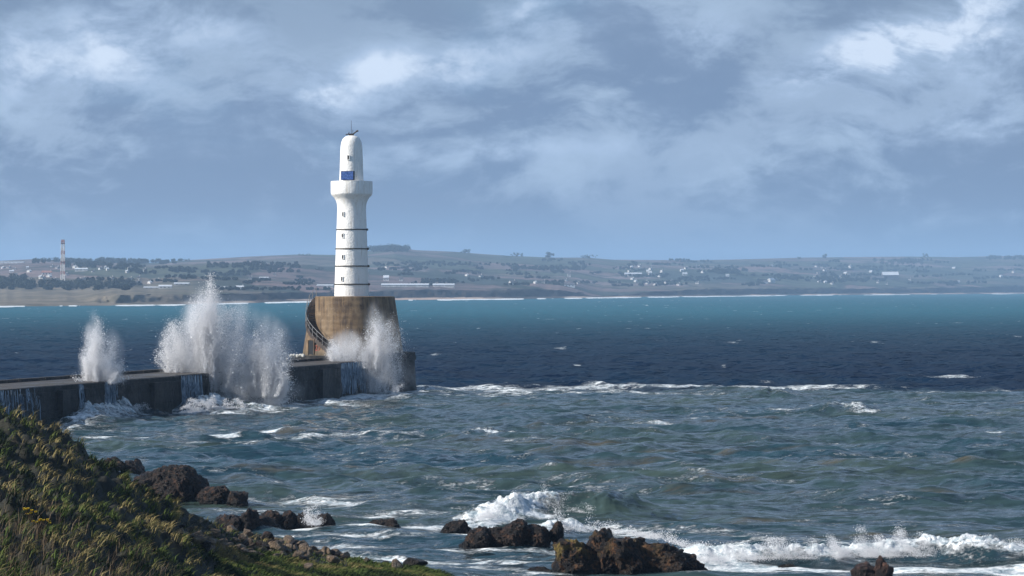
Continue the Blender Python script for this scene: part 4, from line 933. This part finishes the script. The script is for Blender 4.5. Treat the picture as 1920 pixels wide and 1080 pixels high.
def plume(label, fans, mist, D, seed, group=None, name='spray_plume', cat='sea spray'):
    """fans: (px left, px right at the wall, lean px, [(px, top py) envelope], base py, filaments, drops each, size, spread px)
    mist: [(px, py, rx, ry, density)] soft blobs of fine spray"""
    px0 = sum(m_[0] for m_ in mist)/len(mist); t = empty(name, ((px0-960)/F*D, D, 0)); tag(t, label, cat, group); r = np.random.default_rng(seed); k = D/F; PP, SS = [], []
    for (xl, xr, env, yb, nf, nd, size, spr) in fans:
        for f in range(nf):
            u = r.random(); bx = xl+(xr-xl)*u; ex, ey = zip(*env); tx = ex[0]+(ex[-1]-ex[0])*np.clip(u+r.normal(0, .06), 0, 1); ty = np.interp(tx, ex, ey)
            ht = (yb-ty)*(1-.75*r.random()**1.15); m = int(2.4*nd*(.5+r.random())*(.4+ht/(yb-ty)*.6))
            h = 1-(1-r.random(m))**r.uniform(.75, 1.5); bend = r.normal(0, 5); ph = r.uniform(0, 60)
            sp_ = spr*(.25+h**1.3)*np.abs(1+r.normal(0, .3)); wig = (vnoise(ph+h*7, h*0, 0, seed)-.5)*spr*1.6*h
            px = bx+(tx-bx)*h**.8+bend*h*h+wig+r.normal(0, 1, m)*sp_*.5; py = yb-ht*h+r.normal(0, 1, m)*sp_*.45
            dep = r.normal(0, 1.0)+r.normal(0, 1, m)*sp_*k*.5
            PP.append(np.stack([(px-960)*k-t.location[0], dep, H-(py-540)*k], 1)); s = size*np.exp(r.normal(0, .5, m)); s[r.random(m) < .04] *= 1.8; SS.append(s)
    PP = np.concatenate(PP); SS = np.concatenate(SS)*.52; keep = (PP[:, 2] > 0)
    drops('droplets', PP[keep], SS[keep], t)
    # soft mist, a closed lofted body of thin scattering vapour
    bl = [((x-px0)*k, H-(y-540)*k, rx*k, ry*k, dn) for x, y, rx, ry, dn in mist]
    zlo = max(.2, min(b[1]-1.5*b[3] for b in bl)); zhi = max(b[1]+1.45*b[3] for b in bl); NZ, NA = 30, 28; V, Fa = [], []
    for i in range(NZ):
        z = zlo+(zhi-zlo)*(i+.001)/(NZ-.998); L_, R_, Y_ = [], [], []
        for cx, cz, rx, rz, dn in bl:
            q = 1-((z-cz)/(rz*1.5))**2
            if q > 0: w = rx*1.5*math.sqrt(q); L_.append(cx-w); R_.append(cx+w); Y_.append(min(w, 3.4))
        if not L_: L_, R_, Y_ = [V[-1][0]-.05], [V[-1][0]+.05], [.05]
        l, rr_, yy = min(L_), max(R_), max(Y_)
        for a in range(NA):
            th = 2*math.pi*a/NA; V.append(((l+rr_)/2+(rr_-l)/2*math.cos(th), yy*math.sin(th), z))
    for i in range(NZ-1):
        for a in range(NA): b2 = (a+1) % NA; Fa.append((i*NA+a, i*NA+b2, (i+1)*NA+b2, (i+1)*NA+a))
    Fa.append(tuple(range(NA))[::-1]); Fa.append(tuple((NZ-1)*NA+a for a in range(NA)))
    m, tt, bb = material('spray_mist'); tt.n.remove(bb); v = coords(tt); sp = tt.new('ShaderNodeSeparateXYZ'); tt.put(sp.inputs[0], v); tot = None
    for cx, cz, rx, rz, dn in bl:
        def sq(o_, c_, r_): d_ = tt.math('MULTIPLY', tt.math('SUBTRACT', o_, c_), 1/r_); return tt.math('MULTIPLY', d_, d_)
        q = tt.math('ADD', tt.math('ADD', sq(sp.outputs[0], cx, rx), sq(sp.outputs[2], cz, rz)), sq(sp.outputs[1], 0, min(rx, 2.3)))
        g = tt.math('MULTIPLY', tt.ss(q, 2.2, 0.0), dn*1.5); tot = g if tot is None else tt.math('MAXIMUM', tot, g)
    nz = tt.noise(tt.mapping(v, scale=(1, 1, .6), loc=(seed*5, 0, 0)), .55, 4, .62)
    den = tt.math('MULTIPLY', tot, tt.ss(nz, .38, .66, .03, 1.1))
    pv = tt.new('ShaderNodeVolumePrincipled'); pv.inputs['Color'].default_value = (.97, .98, 1, 1); tt.put(pv.inputs['Density'], den); pv.inputs['Anisotropy'].default_value = .2
    tt.l.new(pv.outputs[0], tt.n['Material Output'].inputs['Volume'])
    mesh_obj('mist', V, Fa, m, t, smooth=True)
    return t
def pD(px):   # depth of the breakwater face under a photo column
    a = (px-960)/F; s = (A0[0]-a*A0[1])/(a*U[1]-U[0]); return A0[1]+U[1]*s
plume('narrow column of spray rising from the left part of the breakwater', [
    (163, 200, [(160, 640), (168, 592), (180, 590), (205, 640), (225, 680)], 716, 60, 520, .028, 9), (170, 188, [(160, 660), (176, 600), (186, 650)], 716, 26, 420, .034, 6), (160, 215, [(150, 690), (190, 680), (228, 700)], 718, 30, 200, .035, 8),
    (180, 198, [(178, 720), (190, 716), (196, 722)], 775, 16, 260, .045, 4)],
    [(176, 640, 16, 46, .32), (180, 685, 26, 40, .5), (202, 670, 26, 44, .18)], pD(185)+1.0, 1)
plume('tallest burst of white spray exploding over the middle of the breakwater', [
    (345, 425, [(330, 610), (350, 575), (376, 540), (388, 512), (398, 550), (420, 580), (450, 575)], 735, 85, 560, .034, 13),
    (368, 408, [(366, 600), (382, 530), (390, 514), (406, 600)], 730, 95, 650, .042, 8), (375, 398, [(376, 620), (386, 580), (396, 640)], 715, 40, 600, .046, 8),
    (318, 345, [(302, 660), (312, 610), (330, 600), (345, 640)], 712, 50, 430, .038, 8), (420, 470, [(420, 600), (447, 560), (455, 590), (470, 640)], 735, 34, 380, .034, 9),
    (468, 520, [(455, 660), (475, 605), (500, 594), (525, 620), (545, 670)], 742, 70, 480, .040, 11), (470, 500, [(470, 640), (484, 612), (495, 650)], 725, 30, 430, .040, 7), (495, 535, [(500, 660), (520, 640), (540, 690)], 745, 40, 330, .038, 9),
    (330, 520, [(320, 700), (400, 690), (480, 700), (540, 715)], 772, 80, 330, .036, 14)],
    [(385, 620, 40, 66, .26), (388, 690, 62, 66, .34), (335, 670, 34, 56, .16), (450, 650, 40, 76, .15), (495, 665, 44, 62, .24), (430, 740, 110, 34, .30)], pD(420)-1.0, 2)
plume('spray thrown up against the front of the lighthouse base', [
    (622, 636, [(620, 650), (625, 628), (634, 650)], 688, 22, 330, .036, 4), (630, 690, [(632, 650), (650, 626), (672, 640), (690, 650)], 690, 30, 360, .030, 9),
    (690, 724, [(684, 640), (700, 590), (716, 562), (728, 590), (740, 640)], 695, 42, 480, .034, 8), (695, 712, [(694, 640), (706, 596), (716, 640)], 690, 30, 430, .038, 6),
    (715, 750, [(715, 620), (736, 590), (752, 610), (760, 650)], 700, 26, 320, .026, 11), (640, 750, [(640, 690), (700, 670), (750, 690)], 735, 50, 260, .030, 10)],
    [(650, 662, 34, 34, .40), (706, 640, 20, 60, .30), (728, 650, 22, 50, .12), (700, 705, 62, 34, .2)], 388.5, 3)
# water pouring back off the wall
def cascade(label, s0, s1, off, seed, dens=9, whole=1.0, zt_=None, zb_=.2):
    mb = MB(); rr = random.Random(seed); x0, y0 = pw((s0+s1)/2, off)
    for i in range(int((s1-s0)*dens*2.2)):
        s = s0+(s1-s0)*rr.random()**1.6; w = rr.uniform(.012, .06)*(1.6-rr.random()); zt = (zt_ or ztop(s))-rr.random()**2*1.2; zb = zb_+rr.random()**1.2*2.6*whole; o2 = off+rr.uniform(.05, .3); pts = []
        for q in range(7):
            f = q/6; ss_ = s+f*.25*rr.uniform(-.5, 1); x, y = pw(ss_-w/2, o2+.16*f); x2, y2 = pw(ss_+w/2*(1-.4*f), o2+.16*f+.05); z = zt+(zb-zt)*f; pts += [(x-x0, y-y0, z), (x2-x0, y2-y0, z)]
        mb.add(pts, [(2*q, 2*q+1, 2*q+3, 2*q+2) for q in range(6)])
    o = mb.build('water_cascade', M['cascade']); o.location = (x0, y0, 0); tag(o, label, 'falling water')
m, t_, b_ = material('falling_water'); v_ = coords(t_); n_ = t_.noise(t_.mapping(v_, scale=(2, 2, .3)), 2, 5, .6)
t_.put(b_.inputs['Base Color'], t_.mix(t_.ss(n_, .35, .65), (.03, .07, .12), (.28, .36, .45))); b_.inputs['Roughness'].default_value = .3; M['cascade'] = m  # dark blue tone: shade on the wall is put into the water colour
cascade('thin stream of water falling down the wall below the narrow spray column', 20.2, 22.5, .75, 1, 12)
cascade('water pouring off the wall at the left foot of the tallest spray', 38.9, 44, .35, 2, 10)
cascade('broad sheet of water running off the wall below the lighthouse', 84.8, 96, -.6, 3, 11)
cascade('water draining off the wall at the far left beside the grassy slope', -4, 4.5, 1.8, 4, 3)
cascade('narrow wet streak of water down the left buttress', 13.2, 14.4, 1.35, 5, 5)

# froth thrown up by the near breakers
def froth(label, pts, n, hgt, size, seed, wpx=10):
    r = np.random.default_rng(seed); L = len(pts)-1; u = r.random(n)*L; i = np.minimum(u.astype(int), L-1); f = u-i; P_ = np.array(pts, float)
    px = P_[i, 0]*(1-f)+P_[i+1, 0]*f; py = P_[i, 1]*(1-f)+P_[i+1, 1]*f; hh = P_[i, 2]*(1-f)+P_[i+1, 2]*f
    D = H*F/(py-540); nz = fbm(px/16, 0*px, 0, seed, 4, .6); nf = vnoise(px/5, 0*px, 0, seed+4)
    up = r.random(n)**1.9*hh*(.35+.9*sstep(nz, .36, .66))*(.75+.5*nf); X = (px-960)/F*D+r.normal(0, .12, n); Y = D+r.normal(0, .8, n)+up*.3
    x0, y0 = float(X.mean()), float(Y.mean()); p = np.stack([X-x0, Y-y0, .25+up], 1)
    keep = fbm(px/7, up*4, 0, seed+7, 3) > .40; p = p[keep]
    o = drops('wave_froth', p, size*np.exp(r.normal(0, .4, len(p)))); o.location = (x0, y0, 0); tag(o, label, 'foam')
froth('jagged white froth along the crest of the breaker at lower right', [(1300, 1060, .5), (1400, 1056, .7), (1480, 1054, .8), (1560, 1052, 1.0), (1600, 1050, .95), (1650, 1050, .9), (1690, 1048, .9), (1730, 1048, .9), (1775, 1045, .95), (1850, 1046, .6), (1930, 1048, .5)], 170000, 1, .0105, 1)
froth('white froth tumbling at the left end of the centre breaking wave', [(900, 981, .3), (940, 974, .7), (980, 968, .95), (1020, 965, 1.0), (1060, 964, .8), (1110, 967, .3)], 70000, 1, .0105, 2)
froth('little splash of white water against the pointed shore rock', [(574, 989, .7), (588, 990, 1.0), (602, 991, .5)], 5000, 1, .016, 3)
froth('foam kicked up where the swell meets the wall below the left spray', [(150, 792, .6), (200, 786, 1.0), (240, 782, .9), (285, 776, .6)], 9000, 1, .03, 4)
froth('foam churned up at the wall foot below the tallest spray', [(340, 778, .5), (372, 776, 1.3), (410, 772, 1.0), (460, 768, .6), (540, 758, .6)], 12000, 1, .032, 5)
froth('white water lapping up behind the ochre stained boulder', [(1000, 1016, .5), (1035, 1006, .7), (1060, 1000, .8), (1180, 1010, .3), (1240, 1018, .4), (1290, 1036, .5), (1330, 1050, .7)], 12000, 1, .018, 6)

# ------------------------------------------------------------------ haze
mb = MB(); mb.box((0, 7500, 90), (26000, 15200, 200)); 
hm = bpy.data.materials.new('sea_haze'); hm.use_nodes = True; ht = NT(hm.node_tree); ht.n.remove(ht.n['Principled BSDF'])
pv = ht.new('ShaderNodeVolumePrincipled'); pv.inputs['Color'].default_value = (.50, .72, 1, 1); pv.inputs['Density'].default_value = 0.85e-4; pv.inputs['Anisotropy'].default_value = .1
ht.l.new(pv.outputs[0], ht.n['Material Output'].inputs['Volume'])
ho = mb.build('haze', hm); tag(ho, kind='stuff')
